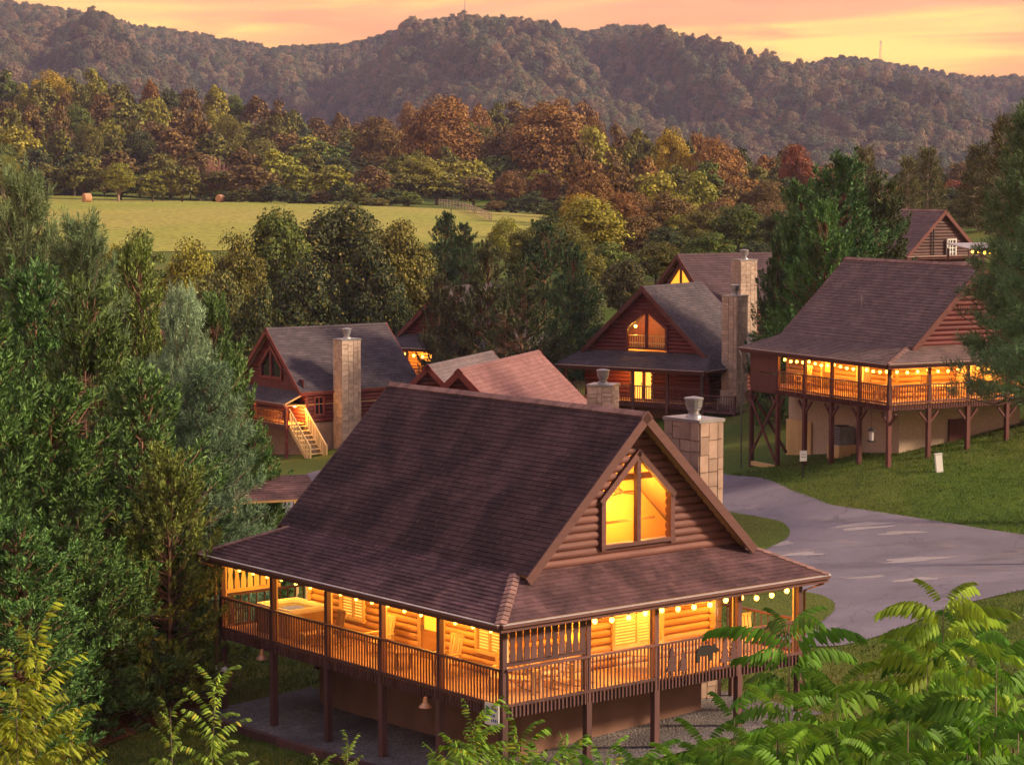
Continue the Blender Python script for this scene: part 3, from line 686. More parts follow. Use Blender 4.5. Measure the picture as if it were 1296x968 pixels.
beam('header', (.5, .4, 4.1), (.5, 15.15, 4.1), .12, .16, M['wood_dark'], c.o); beam('header', (.6, .5, 4.1), (12.15, .5, 4.1), .12, .16, M['wood_dark'], c.o)
# privacy screens with scalloped slats
def slat_mesh():
    zs = np.linspace(-.5, .5, 13); v = []; f = []
    for z in zs:
        wd = .5 - .16 * max(0, math.sin((z + .18) * 8)) * (1 if z < .1 else 0)
        v += [(-wd, -.5, z), (wd, -.5, z), (wd, .5, z), (-wd, .5, z)]
    for i in range(12):
        b = i * 4
        for k in range(4): f.append((b + k, b + (k + 1) % 4, b + 4 + (k + 1) % 4, b + 4 + k))
    f += [(3, 2, 1, 0), (48, 49, 50, 51)]
    return pymesh('slat', v, f, M['wood_dark'])
SLAT = slat_mesh()
for i in range(11): link('screen_slat', SLAT, c.o, (.66 + (i + .5) * 2.80 / 11, .46, 3.60), (0, 0, 0), (.205, .03, .92))
beam('screen_rail', (.6, .47, 3.12), (3.5, .47, 3.12), .05, .12, M['wood_dark'], c.o)
SL2 = SLAT.copy(); SL2.materials[0] = M['wood_pine']
for i in range(8): link('screen_slat', SL2, c.o, (.66 + (i + .5) * 2.0 / 8, 15.02, 3.62), (0, 0, 0), (.19, .03, .95))
beam('screen_rail', (.6, 15.0, 3.13), (2.7, 15.0, 3.13), .05, .12, M['wood_pine'], c.o)
# foundation
box('foundation', (6.6, 8.0, .6), (7.2, 10.4, 3.2), M['stucco_brown'], c.o)
chimney(c, 10.9, 11.9, 3.7, 5.3, 0, 8.86, True, zs=.2)
# downspouts
def spout(c, pts, mat): link('downspout', tube_mesh('downspout', [[(*p, .045) for p in pts]], mat, 8), c.o)
spout(c, [(-.06, 15.5, 4.25), (-.06, 15.5, 4.1), (.34, 15.2, 3.95), (.34, 15.2, -.8)], M['copper'])
spout(c, [(12.75, .1, 4.25), (12.75, .1, 4.1), (12.25, .42, 3.9), (12.25, .42, -.4)], M['copper'])
# lamps
for v, u in ((1.7, 1.7), (1.7, 5.2), (1.7, 8.6), (1.7, 13.2)): lamp(c, (v, u, 4.12), 62)
for v, u in ((4.6, 1.6), (7.4, 1.6), (10.4, 1.6)): lamp(c, (v, u, 4.12), 66)
for u in (12.0, 3.42):
    b = lathe('bell_shade', [(.02, .3), (.06, .28), (.09, .12), (.2, 0), (.2, -.02), (.05, -.04)], M['copper'], c.o, (.22, u + .3, 1.42)); beam('bracket', (0, 0, .28), (.25, 0, .3), .03, .03, M['wood_dark'], b)
fl = box('flood_light', (.36, 15.0, .65), (.28, .16, .2), M['white_paint'], c.o)
for s in (-1, 1): link('flood_head', unit('ball', M['white_paint']), fl, (s * .5, -.4, -.3), (0, 0, 0), (.7, 1.2, 1.0))
strings('string_lights', 'warm bulbs strung under the eave along the railing side with the hot tub', c.M, [(.62, 14.6, 4.05), (.62, 12.0, 4.05), (.62, 9.0, 4.05), (.62, 6.2, 4.05), (.62, 3.4, 4.05), (.62, .8, 4.05)], 17, .06, .10)
strings('string_lights', 'warm bulbs strung under the eave above the bear cut-out railing', c.M, [(3.6, .62, 4.02), (6.1, .62, 4.02), (9.5, .62, 4.02), (12.0, .62, 4.02)], 13, .10, .15)
# sign on the corner
sg = empty('number_sign', c.M @ Vector((.33, .52, 2.0)), c.yaw); tag(sg, 'small white sign with green and blue lettering on the porch corner post', 'sign')
box('panel', (-.02, .25, -.28), (.025, .62, .62), M['white_paint'], sg, (0, 0, 0))
M['ink'] = surf('sign_ink', (.06, .09, .30), (.08, .12, .34), 3, .5, 0); M['sign_green'] = surf('sign_green', (.05, .18, .07), (.07, .22, .09), 3, .5, 0)
prism('emblem', [(-.036, .50, -.05), (-.036, .34, -.10), (-.036, .30, -.22), (-.036, .40, -.30), (-.036, .52, -.36)][::-1], .002, M['sign_green'], sg)
for zz_, ln in ((-.14, (.07, .05, .06)), (-.30, (.06, .08)), (-.44, (.05, .05, .06, .04))):
    y_ = .27
    for l_ in ln: box('lettering', (-.0345, y_ - l_ / 2, zz_), (.004, l_, .085), M['ink'], sg); y_ -= l_ + .03
# porch furniture
th = empty('hot_tub', c.M @ Vector((1.85, 13.0, FL)), c.yaw); tag(th, 'square cream hot tub on the porch corner behind the privacy slats', 'hot tub')
def rrect(a, b, r, n=5):
    P = []
    for cx_, cy_, s in ((a - r, b - r, 0), (-a + r, b - r, 90), (-a + r, -b + r, 180), (a - r, -b + r, 270)):
        for k in range(n + 1): an = R(s + 90 * k / n); P.append((cx_ + r * math.cos(an), cy_ + r * math.sin(an)))
    return P
def ringstack(name, prof, mat, parent, a, b, r):
    base = rrect(a, b, r); n = len(base); v = []; f = []
    for k, z in prof: v += [(x * k, y * k, z) for x, y in base]
    for j in range(len(prof) - 1):
        for i in range(n): f.append((j * n + i, j * n + (i + 1) % n, (j + 1) * n + (i + 1) % n, (j + 1) * n + i))
    f += [tuple(range(n))[::-1], tuple(range((len(prof) - 1) * n, len(prof) * n))]
    return link(name, pymesh(name, v, f, mat), parent)
ringstack('cabinet', [(.97, 0), (.97, .78)], M['tub_cabinet'], th, .8, 1.0, .2)
ringstack('shell', [(1, .78), (1.02, .84), (1.0, .92), (.9, .93), (.84, .90), (.82, .66)], M['tub'], th, .8, 1.0, .2)
ringstack('water', [(.82, .70), (.82, .80)], M['water'], th, .8, 1.0, .2)
st = empty('tub_step', c.M @ Vector((1.5, 11.3, FL)), c.yaw); tag(st, 'pale plank step beside the hot tub', 'step')
for k in range(3): box('plank', (0, -.12 + k * .13, .30 if k else .3), (.9, .11, .03), M['wood_pine'], st)
for s in (-1, 1): box('side', (s * .42, 0, .14), (.04, .36, .28), M['wood_pine'], st)
YW = c.yaw
chair('rocking_chair', 'slatted pine rocking chair between the cabin door and the bench', c.M, 1.75, 4.75, FL, YW + R(-90), M['wood_pine'], .6)
bench('porch_bench', 'pale bench with diamond lattice back in the porch corner', c.M, 1.9, 1.75, FL, YW + R(-60), M['wood_pine'])
chair('rocking_chair', 'pine rocking chair against the log wall between window and door', c.M, 1.95, 8.4, FL, YW + R(-90), M['wood_pine'], .6)
chair('rocking_chair', 'low brown rocking chair beside the hot tub step', c.M, 1.3, 10.1, FL, YW + R(-100), M['tub_cabinet'], .58)
side_table('round brown table on the porch between two rocking chairs', c.M, 1.4, 6.4, FL, M['tub_cabinet'], .5, .5)
chair('rocking_chair', 'brown rocking chair behind the scalloped privacy slats', c.M, 2.6, 1.55, FL, YW + R(0), M['tub_cabinet'], .6)
chair('rocking_chair', 'brown rocking chair in front of the porch door by the string lights', c.M, 3.9, 1.5, FL, YW + R(10), M['tub_cabinet'], .6)
side_table('long low table under the blind-covered porch window', c.M, 6.6, 1.55, FL, M['tub_cabinet'], .62, .55)
chair('porch_chair', 'pine porch chair beside the cut-out railing at the driveway end', c.M, 10.9, 1.5, FL, YW + R(-20), M['wood_pine'], .6, rocker=False)
# gravel and timber edging under the deck
gp = [tuple((c.M @ Vector(p))[:2]) for p in ((-.5, 15.2, 0), (-.6, 12, 0), (-.6, 8, 0), (-.6, 4, 0), (-.5, -.3, 0))]
gq = [tuple((c.M @ Vector(p))[:2]) for p in ((4, 15.2, 0), (4, 12, 0), (4, 8, 0), (4, 4, 0), (4, -.3, 0))]
drape('gravel_bed', gp, gq, M['gravel'], .06, 20, 50, True)
gp = [tuple((c.M @ Vector(p))[:2]) for p in ((0, -.4, 0), (4, -.5, 0), (8, -.5, 0), (12.4, -.3, 0))]
gq = [tuple((c.M @ Vector(p))[:2]) for p in ((0, 4, 0), (4, 4, 0), (8, 4, 0), (12.4, 4, 0))]
drape('gravel_bed', gp, gq, M['gravel'], .08, 20, 50, True)
for k in range(6):
    p = c.M @ Vector((-.65, -.3 + k * 2.6, 0)); q = c.M @ Vector((-.65, 2.25 + k * 2.6, 0))
    b = beam('timber_edging', (p.x, p.y, gz(p.x, p.y) + .12), (q.x, q.y, gz(q.x, q.y) + .12), .2, .26, M['wood_dark'], None)
    tag(b, 'squared brown timber edging the gravel beneath the deck', 'edging', 'timbers edging the gravel bed')

# ------------------------------------------------------------------ the other cabins
def shell(c, wall, z0, found=None, zf=None, top=None):
    f, b, l, r = c.walls; top = top or (c.ze - .1 if c.pf > .05 and c.pl > .05 else c.zj - .05)
    for side, a0, a1 in (('front', l - .1, c.W - r + .1), ('back', l - .1, c.W - r + .1), ('left', f, c.L - b), ('right', f, c.L - b)):
        w_ = empty('log_wall', (0, 0, 0), 0, c.o); logwall(c, w_, side, a0, a1, z0, top, wall, c.__dict__.get('ops', {}).get(side, ()))
    if found: box('foundation', (c.W / 2 + (l - r) / 2, c.L / 2 + (f - b) / 2, (z0 + zf) / 2), (c.W - l - r - .06, c.L - f - b - .06, z0 - zf), found, c.o)
# right-hand cabin on posts
c = build_cabin('log_cabin', 'brown-roofed cabin raised on tall braced posts above the lawn, porch strung with bulbs', 17.3, 107, 27.55, 3.0, 12.39, 13.2, 4.9, 5.48, 9.31, 1.95, 0, 2.59, 2.59, 1.47, 12.5,
    (2.9, .1, 2.9, 2.9), 2.95, M['roof_brown2'], M['wood_red'], M['log_red'], M['log_orange'], course=.2, tab=.4)
RC = c; FL = 2.95
c.ops = {'left': [(8.2, 9.2, 2.95, 4.7), (5.2, 6.2, 3.5, 4.6)], 'front': [(6.3, 7.4, 2.95, 4.7), (8.0, 9.0, 2.95, 4.7)]}
shell(c, M['log_orange'], FL, M['stucco_tan'], -1.8, 4.7)
door(c, 'left', 8.7, FL, .95, 1.72, M['tub_cabinet'], M['wood_pine'], M['lit']); window(c, 'left', 5.7, 4.0, .95, 1.05, M['lit_pale'], M['wood_pine'])
door(c, 'front', 6.85, FL, 1.05, 1.72, M['wood_pine'], M['wood_pine'], M['lit_pale']); door(c, 'front', 8.5, FL, .95, 1.72, M['wood_pine'], M['wood_pine'], M['lit_pale'])
for k in range(44):
    wv = (12.8 - .45) / 44; box('deck_board', (.45 + (k + .5) * wv, 6.3, FL - .03), (wv - .012, 11.7, .05), M['deck_board'], c.o)
box('deck_frame', (6.6, 6.3, FL - .18), (12.2, 11.6, .24), M['wood_red'], c.o)
railing(c, (.42, .5), (.42, 9.6), 3.85, 2.66, .15, M['wood_red']); railing(c, (.5, .42), (12.7, .42), 3.85, 2.66, .15, M['wood_red'])
for u in (.45, 2.75, 5.0, 7.25, 9.6, 11.95):
    box('post', (.46, u, 3.85), (.14, .14, 1.85), M['wood_red'], c.o)
    g_ = c.M @ Vector((.46, u, 0)); b0 = gz(g_.x, g_.y) - 3.0 - .3
    box('support_post', (.46, u, (b0 + 2.7) / 2), (.19, .19, 2.7 - b0), M['wood_red'], c.o)
    for s in (-1, 1): beam('knee_brace', (.46, u, 1.95), (.46, u + s * .55, 2.55), .1, .1, M['wood_red'], c.o)
for v in (2.75, 5.05, 7.4, 9.8, 12.6):
    box('post', (v, .46, 3.85), (.14, .14, 1.85), M['wood_red'], c.o)
    g_ = c.M @ Vector((v, .46, 0)); b0 = gz(g_.x, g_.y) - 3.0 - .3
    box('support_post', (v, .46, (b0 + 2.7) / 2), (.19, .19, max(.3, 2.7 - b0)), M['wood_red'], c.o)
    for s in (-1, 1): beam('knee_brace', (v, .46, 1.95), (v + s * .55, .46, 2.55), .1, .1, M['wood_red'], c.o)
box('privacy_panel', (.42, 10.8, 4.2), (.05, 2.3, .95), M['wood_red'], c.o); box('privacy_panel', (.40, 10.8, 3.2), (.05, 2.3, .95), M['wood_red'], c.o)
beam('cross_brace', (.3, 9.6, -.6), (.3, 11.9, 2.4), .08, .12, M['wood_red'], c.o); beam('cross_brace', (.36, 11.9, -.6), (.36, 9.6, 2.4), .08, .12, M['wood_red'], c.o)
beam('cross_brace', (2.6, 11.95, -.6), (.6, 11.95, 2.4), .08, .12, M['wood_red'], c.o); beam('ground_beam', (.45, 9.6, -1.0), (.45, 11.95, -1.0), .16, .22, M['wood_pine'], c.o); beam('ground_beam', (.45, 9.6, -1.0), (2.8, 9.6, -1.0), .16, .22, M['wood_pine'], c.o)
box('basement_door', (6.3, 2.82, .95), (.95, .1, 1.7), M['wood_red'], c.o); box('basement_panel', (2.84, 11.2, .0), (.06, 2.2, 2.2), M['wood_pine'], c.o)
spout(c, [(-.05, 12.3, 4.7), (.1, 12.35, 4.4), (.1, 12.35, -1.6)], M['metal_cap']); beam('vent_pipe', (4.2, 7.8, 6.9), (4.2, 7.8, 7.6), .10, .10, M['metal_cap'], c.o, 'log')
beam('header', (.46, .4, 4.72), (.46, 12.1, 4.72), .1, .12, M['wood_red'], c.o); beam('header', (.5, .46, 4.72), (12.8, .46, 4.72), .1, .12, M['wood_red'], c.o)
for v, u in ((1.7, 2.2), (1.7, 6.0), (1.7, 9.0)): lamp(c, (v, u, 4.62), 55)
for v in (4.4, 7.6, 10.8): lamp(c, (v, 1.7, 4.62), 60)
strings('string_lights', 'warm bulbs strung along the raised porch eave beside the privacy panel', c.M, [(.6, 9.5, 4.55), (.6, 7.2, 4.55), (.6, 5, 4.55), (.6, 2.7, 4.55), (.6, .6, 4.55)], 17, .08, .14)
strings('string_lights', 'warm bulbs strung along the raised porch eave above the basement door', c.M, [(.7, .6, 4.55), (2.7, .6, 4.55), (5, .6, 4.55), (7.4, .6, 4.55), (9.8, .6, 4.55), (12.6, .6, 4.55)], 20, .08, .14)
chair('porch_chair', 'dark porch chair behind the railing beside the privacy panel on the raised cabin', c.M, 1.5, 9.0, FL, c.yaw - R(80), M['wood_pine'], .6)
chair('rocking_chair', 'pine rocking chair beside the lit window of the raised cabin', c.M, 1.7, 4.4, FL, c.yaw - R(90), M['wood_pine'], .6)
chair('rocking_chair', 'brown rocking chair between window and corner post of the raised cabin', c.M, 1.6, 2.6, FL, c.yaw - R(100), M['tub_cabinet'], .6)
side_table('round pale table on the raised porch in front of the log wall', c.M, 4.4, 1.5, FL, M['wood_pine'], .6, .62)
chair('porch_chair', 'brown porch chair at the round pale table on the raised porch', c.M, 3.2, 1.5, FL, c.yaw - R(60), M['tub_cabinet'], .6, rocker=False)
p = c.M @ Vector((2.2, 6.6, 0)); ac = empty('air_conditioner', (p.x, p.y, gz(p.x, p.y) + .55), c.yaw); tag(ac, 'grey air conditioning unit on a small stand by the stucco basement wall', 'air conditioner')
box('case', (0, 0, .5), (.85, .85, .9), M['grey_plastic'], ac); box('stand', (0, 0, -.3), (1.0, 1.0, .7), M['wood_pine'], ac)
for k in range(8): box('grille_slat', (-.435, 0, .15 + k * .1), (.02, .8, .03), M['black'], ac)
lathe('fan_guard', [(.36, 0), (.36, .03), (.1, .05)], M['black'], ac, (0, 0, .95))
p = c.M @ Vector((.25, 1.5, 1.5)); fd = empty('bird_feeder', p); tag(fd, 'small lantern-shaped bird feeder hanging under the raised deck', 'bird feeder')
lathe('roof', [(.22, 0), (.16, .06), (.03, .16)], M['black'], fd, (0, 0, .15)); lathe('tube', [(.10, -.3), (.10, .14)], M['metal_edge'], fd); lathe('tray', [(.2, -.36), (.22, -.30)], M['black'], fd); beam('hanger', (0, 0, .3), (0, 0, 1.16), .012, .012, M['black'], fd)

# middle cabin
WM = (5.35, 1.42, 4.95, 6.2, 7.3)
c = build_cabin('log_cabin', 'dark red log cabin with grey roof, lit balcony opening in its gable', 2.7, 144.32, -32.73, 1.0, 9.1, 10.49, 3.93, 4.75, 8.78, 2.07, 0, .88, .88, 1.63, 9.3, (2.2, .1, .95, .95), 1.85, M['roof_grey'], M['wood_red'], M['log_red'], M['log_red'], win=WM, course=.2, tab=.4)
c.ops = {'front': [(4.2, 5.6, 1.85, 3.8)]}
shell(c, M['log_red'], 1.85, M['stucco_brown'], -2, 3.8)
penta(c, WM, M['log_red'], M['pane'], M['pane'])
prism('loft_partition', [(c.vr - 3.4, 4.6, 4.9), (c.vr + 3.4, 4.6, 4.9), (c.vr, 4.6, 8.5)], .06, M['log_red'], c.o); box('loft_floor', (c.vr, 5.5, 4.75), (7, 6.6, .06), M['deck_board'], c.o)
railing(c, (WM[0] - 1.4, 2.3), (WM[0] + 1.4, 2.3), 5.75, 4.9, .16, M['wood_pine']); lamp(c, (4.0, 3.0, 6.2), 75, True); lamp(c, (6.3, 3.2, 5.6), 5, False)
door(c, 'front', 4.6, 1.85, .8, 1.9, M['lit_pale'], M['wood_red']); door(c, 'front', 5.45, 1.85, .5, 1.9, M['lit_pale'], M['wood_red'])
for k in range(36): box('deck_board', (.4 + (k + .5) * 9.7 / 36, 1.3, 1.82), (9.7 / 36 - .012, 1.75, .05), M['deck_board'], c.o)
beam('rim_board', (.4, .42, 1.66), (10.1, .42, 1.66), .06, .3, M['wood_red'], c.o); railing(c, (.4, .36), (10.1, .36), 2.82, 1.6, .16, M['wood_dark'])
for v in (.45, 2.9, 5.3, 7.7, 10.05): box('post', (v, .42, 1.4), (.15, .15, 5.0), M['wood_dark'], c.o)
lamp(c, (4.0, 1.2, 3.66), 30); chimney(c, 10.2, 11.2, 2.7, 4.1, -1, 8.25, False)
spout(c, [(10.4, -.05, 3.75), (10.15, .3, 3.5), (10.15, .3, -1)], M['metal_cap'])
box('side_platform', (11.4, .9, 1.5), (2.2, 1.8, .12), M['wood_dark'], c.o); railing(c, (10.3, .05), (12.5, .05), 2.5, 1.5, .16, M['wood_dark']); 
for v in (10.35, 12.45): box('post', (v, .1, .6), (.12, .12, 3.9), M['wood_dark'], c.o)
chair('porch_chair', 'weathered pale chair on the side platform below the stone chimney', c.M, 11.3, .9, 1.56, c.yaw + R(20), M['bark_pale'], .6, rocker=False)

# cabin behind it
WB = (4.5, 1.5, 4.55, 4.65, 5.95)
c = build_cabin('log_cabin', 'cabin with plum-brown roof and bright yellow triangular gable window under dark trees', 9.6, 164, -62.4, 4.5, 8.2, 9, 3.1, 3.1, 6.7, 0, 0, 0, 0, -.4, 8.4, (.1, .1, .2, .2), .6, M['roof_plum'], M['wood_red'], M['log_red'], M['log_red'], win=WB, course=.25, tab=.5)
shell(c, M['log_gable'], .6, M['stucco_brown'], -3, 3.05); penta(c, WB, M['wood_red'], M['lit'], M['lit']); chimney(c, 9.0, 10.1, 1.1, 2.4, -2, 6.4, False)
window(c, 'right', 5.5, 2.0, .9, 1.2, M['dark_glass'], M['wood_red'])

# left cabin
WL = (4.3, 1.3, 5.0, 5.75, 6.95)
c = build_cabin('log_cabin', 'red board cabin with charcoal roof, tall stone chimney and lit porch stairs', -19.22, 152.2, -54, -1.4, 10.2, 8.49, 3.72, 4.38, 8.19, 1.55, 0, 0, 0, 1.15, 10.3, (1.6, .1, .15, .15), 2.4, M['roof_grey'], M['trim_red'], M['log_red'], M['log_red'], win=WL, course=.22, tab=.45)
c.ops = {'right': [(2.2, 2.9, 2.9, 4.0)]}
shell(c, M['log_red'], 2.4, M['stone'], -2, 4.3); penta(c, WL, M['trim_red'], M['dark_glass'], M['dark_glass'])
for k in range(30): box('siding_board', (.2 + (k + .5) * 8.1 / 30, 1.5, 4.75), (8.1 / 30 - .02, .03, .75), M['log_red'], c.o)
window(c, 'right', 2.55, 3.45, .6, 1.05, M['dark_glass'], M['trim_red'])
chimney(c, 8.45, 9.45, 3.6, 5.0, -1, 7.6, False)
for k in range(30): box('deck_board', (.2 + (k + .5) * 8.1 / 30, .85, 2.37), (8.1 / 30 - .012, 1.5, .05), M['deck_board'], c.o)
beam('rim_board', (.2, .12, 2.2), (8.4, .12, 2.2), .06, .3, M['wood_red'], c.o); railing(c, (.2, .1), (8.3, .1), 3.3, 2.1, .18, M['wood_red'])
for v in (.3, 4.3, 8.3): box('post', (v, .2, 1.6), (.17, .17, 4.1), M['trim_red'], c.o)
for k in range(8): box('stair_tread', (8.6 + k * .3, .95, 2.25 - k * .26), (.3, 1.1, .05), M['wood_pine'], c.o)
for u in (.36, 1.54):
    beam('stringer', (8.4, u, 2.2), (10.9, u, .1), .06, .26, M['wood_pine'], c.o); beam('top_rail', (8.4, u, 3.35), (10.9, u, 1.2), .07, .09, M['wood_pine'], c.o)
    for k in range(13): box('baluster', (8.5 + k * .19, u, 2.72 - k * .163), (.05, .04, 1.0), M['wood_pine'], c.o)
    box('post', (10.9, u, .5), (.12, .12, 1.5), M['wood_pine'], c.o)
lamp(c, (8.0, 1.0, 3.45), 110); lamp(c, (8.7, 1.0, 3.2), 30, False)

# two pale red roofs behind the big cabin
c = build_cabin('log_cabin', 'cabin with salmon shingle roof rising close behind the big dark roof', -6.58, 101.4, -18, -.2, 11.4, 9, 4.1, 4.1, 8.43, .3, 0, 0, 0, 0, 11.5, (.35, .1, .3, .3), .8, M['roof_red'], M['trim_red'], M['log_red'], M['log_red'], course=.22, tab=.42)
shell(c, M['log_red'], .8, M['stucco_brown'], -1, 4.05); chimney(c, 9.0, 10.1, 4.4, 5.6, -.3, 7.45, False); beam('vent_pipe', (6.9, 2.0, 5.8), (6.9, 2.0, 6.7), .1, .1, M['white_paint'], c.o, 'log')
c = build_cabin('log_cabin', 'small cabin with pale mauve roof and red gable, half hidden by the salmon roof', -7.76, 123.1, -18, -.4, 10.5, 7, 3.6, 3.6, 7.03, .3, 0, 0, 0, 0, 10.6, (.35, .1, .3, .3), .6, M['roof_light'], M['trim_red'], M['log_red'], M['log_red'], course=.22, tab=.42)
shell(c, M['log_red'], .6, M['stucco_brown'], -1, 3.5)
# cabin under the conifers
c = build_cabin('log_cabin', 'dark red cabin half hidden by a browning conifer, lights along its porch', -9.9, 166.4, -30, 1.0, 9, 10, 3.4, 4.3, 7.7, 1.8, 0, 1.2, 1.2, 1.3, 9.2, (2.0, .1, 1.3, 1.3), 1.0, M['roof_grey'], M['wood_red'], M['log_red'], M['log_red'], course=.25, tab=.5)
shell(c, M['log_orange'], 1.0, M['stucco_brown'], -2, 3.3); railing(c, (.3, .3), (9.7, .3), 1.95, .8, .2, M['wood_dark']); box('deck', (5, 1.2, .95), (9.4, 1.7, .08), M['deck_board'], c.o)
for v in (.3, 2.6, 5, 7.4, 9.7): box('post', (v, .35, 1.2), (.15, .15, 4.2), M['wood_dark'], c.o)
door(c, 'front', 3.4, 1.0, .9, 2.0, M['lit_pale'], M['wood_pine']); lamp(c, (2.5, 1.1, 3.1), 34)
strings('string_lights', 'warm bulbs along the porch under the browning conifer', c.M, [(.5, .4, 3.0), (2.6, .4, 3.0), (5, .4, 3.0), (9.5, .4, 3.0)], 12, .15, .2)
# cabin on the upper slope
c = build_cabin('log_cabin', 'plum-brown cabin on the upper slope with one white-framed window in its gable', 29.2, 172.7, 35, 7.2, 9.5, 8, 3.4, 3.4, 6.8, .3, 0, 0, 0, 0, 9.6, (.35, .1, .2, .2), .4, M['roof_brown2'], M['wood_red'], M['log_plum'], M['log_plum'], course=.25, tab=.5)
shell(c, M['log_plum'], .4, M['stucco_brown'], -3, 3.35)
c.walls = (.12, .1, .2, .2); wnd = window(c, 'front', 4.75, 3.95, .8, 1.2, M['dark_glass'], M['white_paint'], 2)
for k in (-.25, 0, .25): link('mullion', unit('box', M['white_paint']), wnd, (0, -1.6, k), (0, 0, 0), (1, 2, .05))
beam('downspout', (2.9, .1, .2), (2.9, .1, 5.4), .09, .09, M['black'], c.o)
p = at(1236, 318, 160); pv = empty('pavilion', (p.x, p.y, gz(p.x, p.y)), R(25)); tag(pv, 'small open pavilion with pale metal roof and hanging bulbs beside the upper cabin', 'pavilion'); zt = p.z - gz(p.x, p.y)
prism('roof', [(-1.6, -1.3, zt + .25), (1.6, -1.3, zt + .25), (1.6, 1.3, zt + .55), (-1.6, 1.3, zt + .55)], .06, M['metal_cap'], pv)
for x in (-1.5, 1.5):
    for y in (-1.2, 1.2): box('post', (x, y, zt / 2), (.12, .12, zt + .4), M['wood_dark'], pv)
strings('string_lights', 'short row of bulbs hanging under the pale metal pavilion roof', Matrix.Translation((p.x, p.y, 0)) @ Matrix.Rotation(R(25), 4, 'Z'), [(-1.5, -1.25, p.z + .1), (1.5, -1.25, p.z + .1)], 6, .1, .2)
# roof glimpsed beside the left conifers, red shed between the trees
p = at(372, 625, 88); c2 = empty('shelter', (p.x, p.y, gz(p.x, p.y)), R(20)); tag(c2, 'small brown-roofed shelter beside the road behind the left conifers', 'shelter'); zt = p.z - gz(p.x, p.y)
pr_ = [(-2.6, -.7, zt - .1), (.9, -.7, zt - .1), (.9, 1.3, zt + .55), (-2.6, 1.3, zt + .55)]
rf = prism('roof', pr_, .10, M['ceiling'], c2); shingles(rf, [pr_], M['roof_brown'], .2, .4)
for x in (-2.4, .35):
    for y in (-.5, 1.1): box('post', (x, y, zt / 2), (.16, .16, zt), M['wood_pine'], c2)
c = build_cabin('shed', 'red board shed glimpsed between the pine and the broadleaf trees', -28.6, 166, -35, 0, 4.4, 4, 5.6, 5.6, 7.5, .2, 0, 0, 0, 0, 5.1, (.25, .1, .1, .1), .2, M['roof_red'], M['trim_red'], M['log_red'], M['log_red'], course=.3, tab=.6); c.o['category'] = 'shed'
shell(c, M['log_red'], .2, M['stone'], -2.5, 5.55)

# ------------------------------------------------------------------ small things
p = hit(1016, 606); sp = empty('post_sign', p, R(10)); tag(sp, 'small white notice on a dark post at the lawn edge by the driveway', 'sign')
box('post', (0, 0, .55), (.06, .06, 1.4), M['black'], sp); box('panel', (0, -.05, 1.05), (.34, .03, .5), M['white_paint'], sp); box('panel_line', (0, -.068, 1.12), (.24, .004, .03), M['grey_plastic'], sp); box('panel_line', (0, -.068, 1.0), (.24, .004, .03), M['grey_plastic'], sp)
p = hit(1188, 597); ub = empty('utility_box', p, R(12)); tag(ub, 'leaning pale grey utility marker standing on the lawn', 'utility box')
box('body', (0, 0, .38), (.32, .16, .86), M['white_paint'], ub, (0, R(-6), 0)); box('lid', (-.04, 0, .82), (.36, .2, .05), M['white_paint'], ub, (0, R(-6), 0))
def bale(px, py, d, diam, label, rz):
    p = hit(px, py, 300, 520); z = p.z; o = empty('hay_bale', (p.x, p.y, z), rz); tag(o, label, 'hay bale'); r = diam / 2
    prof = [(.02, -.62), (r * .93, -.62), (r * .985, -.55), (r, -.3), (r * 1.01, 0), (r, .3), (r * .985, .55), (r * .93, .62), (.02, .62)]
    b = lathe('roll', prof, M['hay'], o, (0, 0, r * .97), 28); b.rotation_euler = (0, R(90), 0)
    for k in (-.25, 0, .25): q = lathe('twine', [(r * 1.012, -.012), (r * 1.02, 0), (r * 1.012, .012)], M['bark_pale'], o, (k, 0, r * .97), 28); q.rotation_euler = (0, R(90), 0)
bale(110, 256.5, 400, 1.6, 'round orange-brown hay bale with a field shadow, near the bushy field edge', R(35)); bale(279, 256.5, 460, 1.35, 'round hay bale close against the dark woods at the back of the field', R(60))
fn = empty('field_fence', hit(575, 265, 300)); tag(fn, 'low pale post-and-rail fence climbing over the field crest', 'fence')
FP = []
for px, py, d in ((556, 266, 405), (566, 265, 400), (578, 265, 394), (590, 267.5, 386), (598, 271, 376), (606, 276, 364), (614, 281.5, 352), (622, 287, 340)):
    q = at(px, py, d); FP.append(Vector((q.x, q.y, gz(q.x, q.y))))
pp = []
for i in range(len(FP) - 1):
    for k in range(3): pp.append(FP[i].lerp(FP[i + 1], k / 3))
pp.append(FP[-1]); base = Vector(fn.location)
for i, q in enumerate(pp):
    q.z = gz(q.x, q.y); box('post', q - base + Vector((0, 0, .65)), (.14, .14, 1.3), M['bark_pale'], fn)
    if i:
        for h in (.35, .75, 1.15): beam('rail', pp[i - 1] - base + Vector((0, 0, h)), q - base + Vector((0, 0, h)), .05, .12, M['bark_pale'], fn)

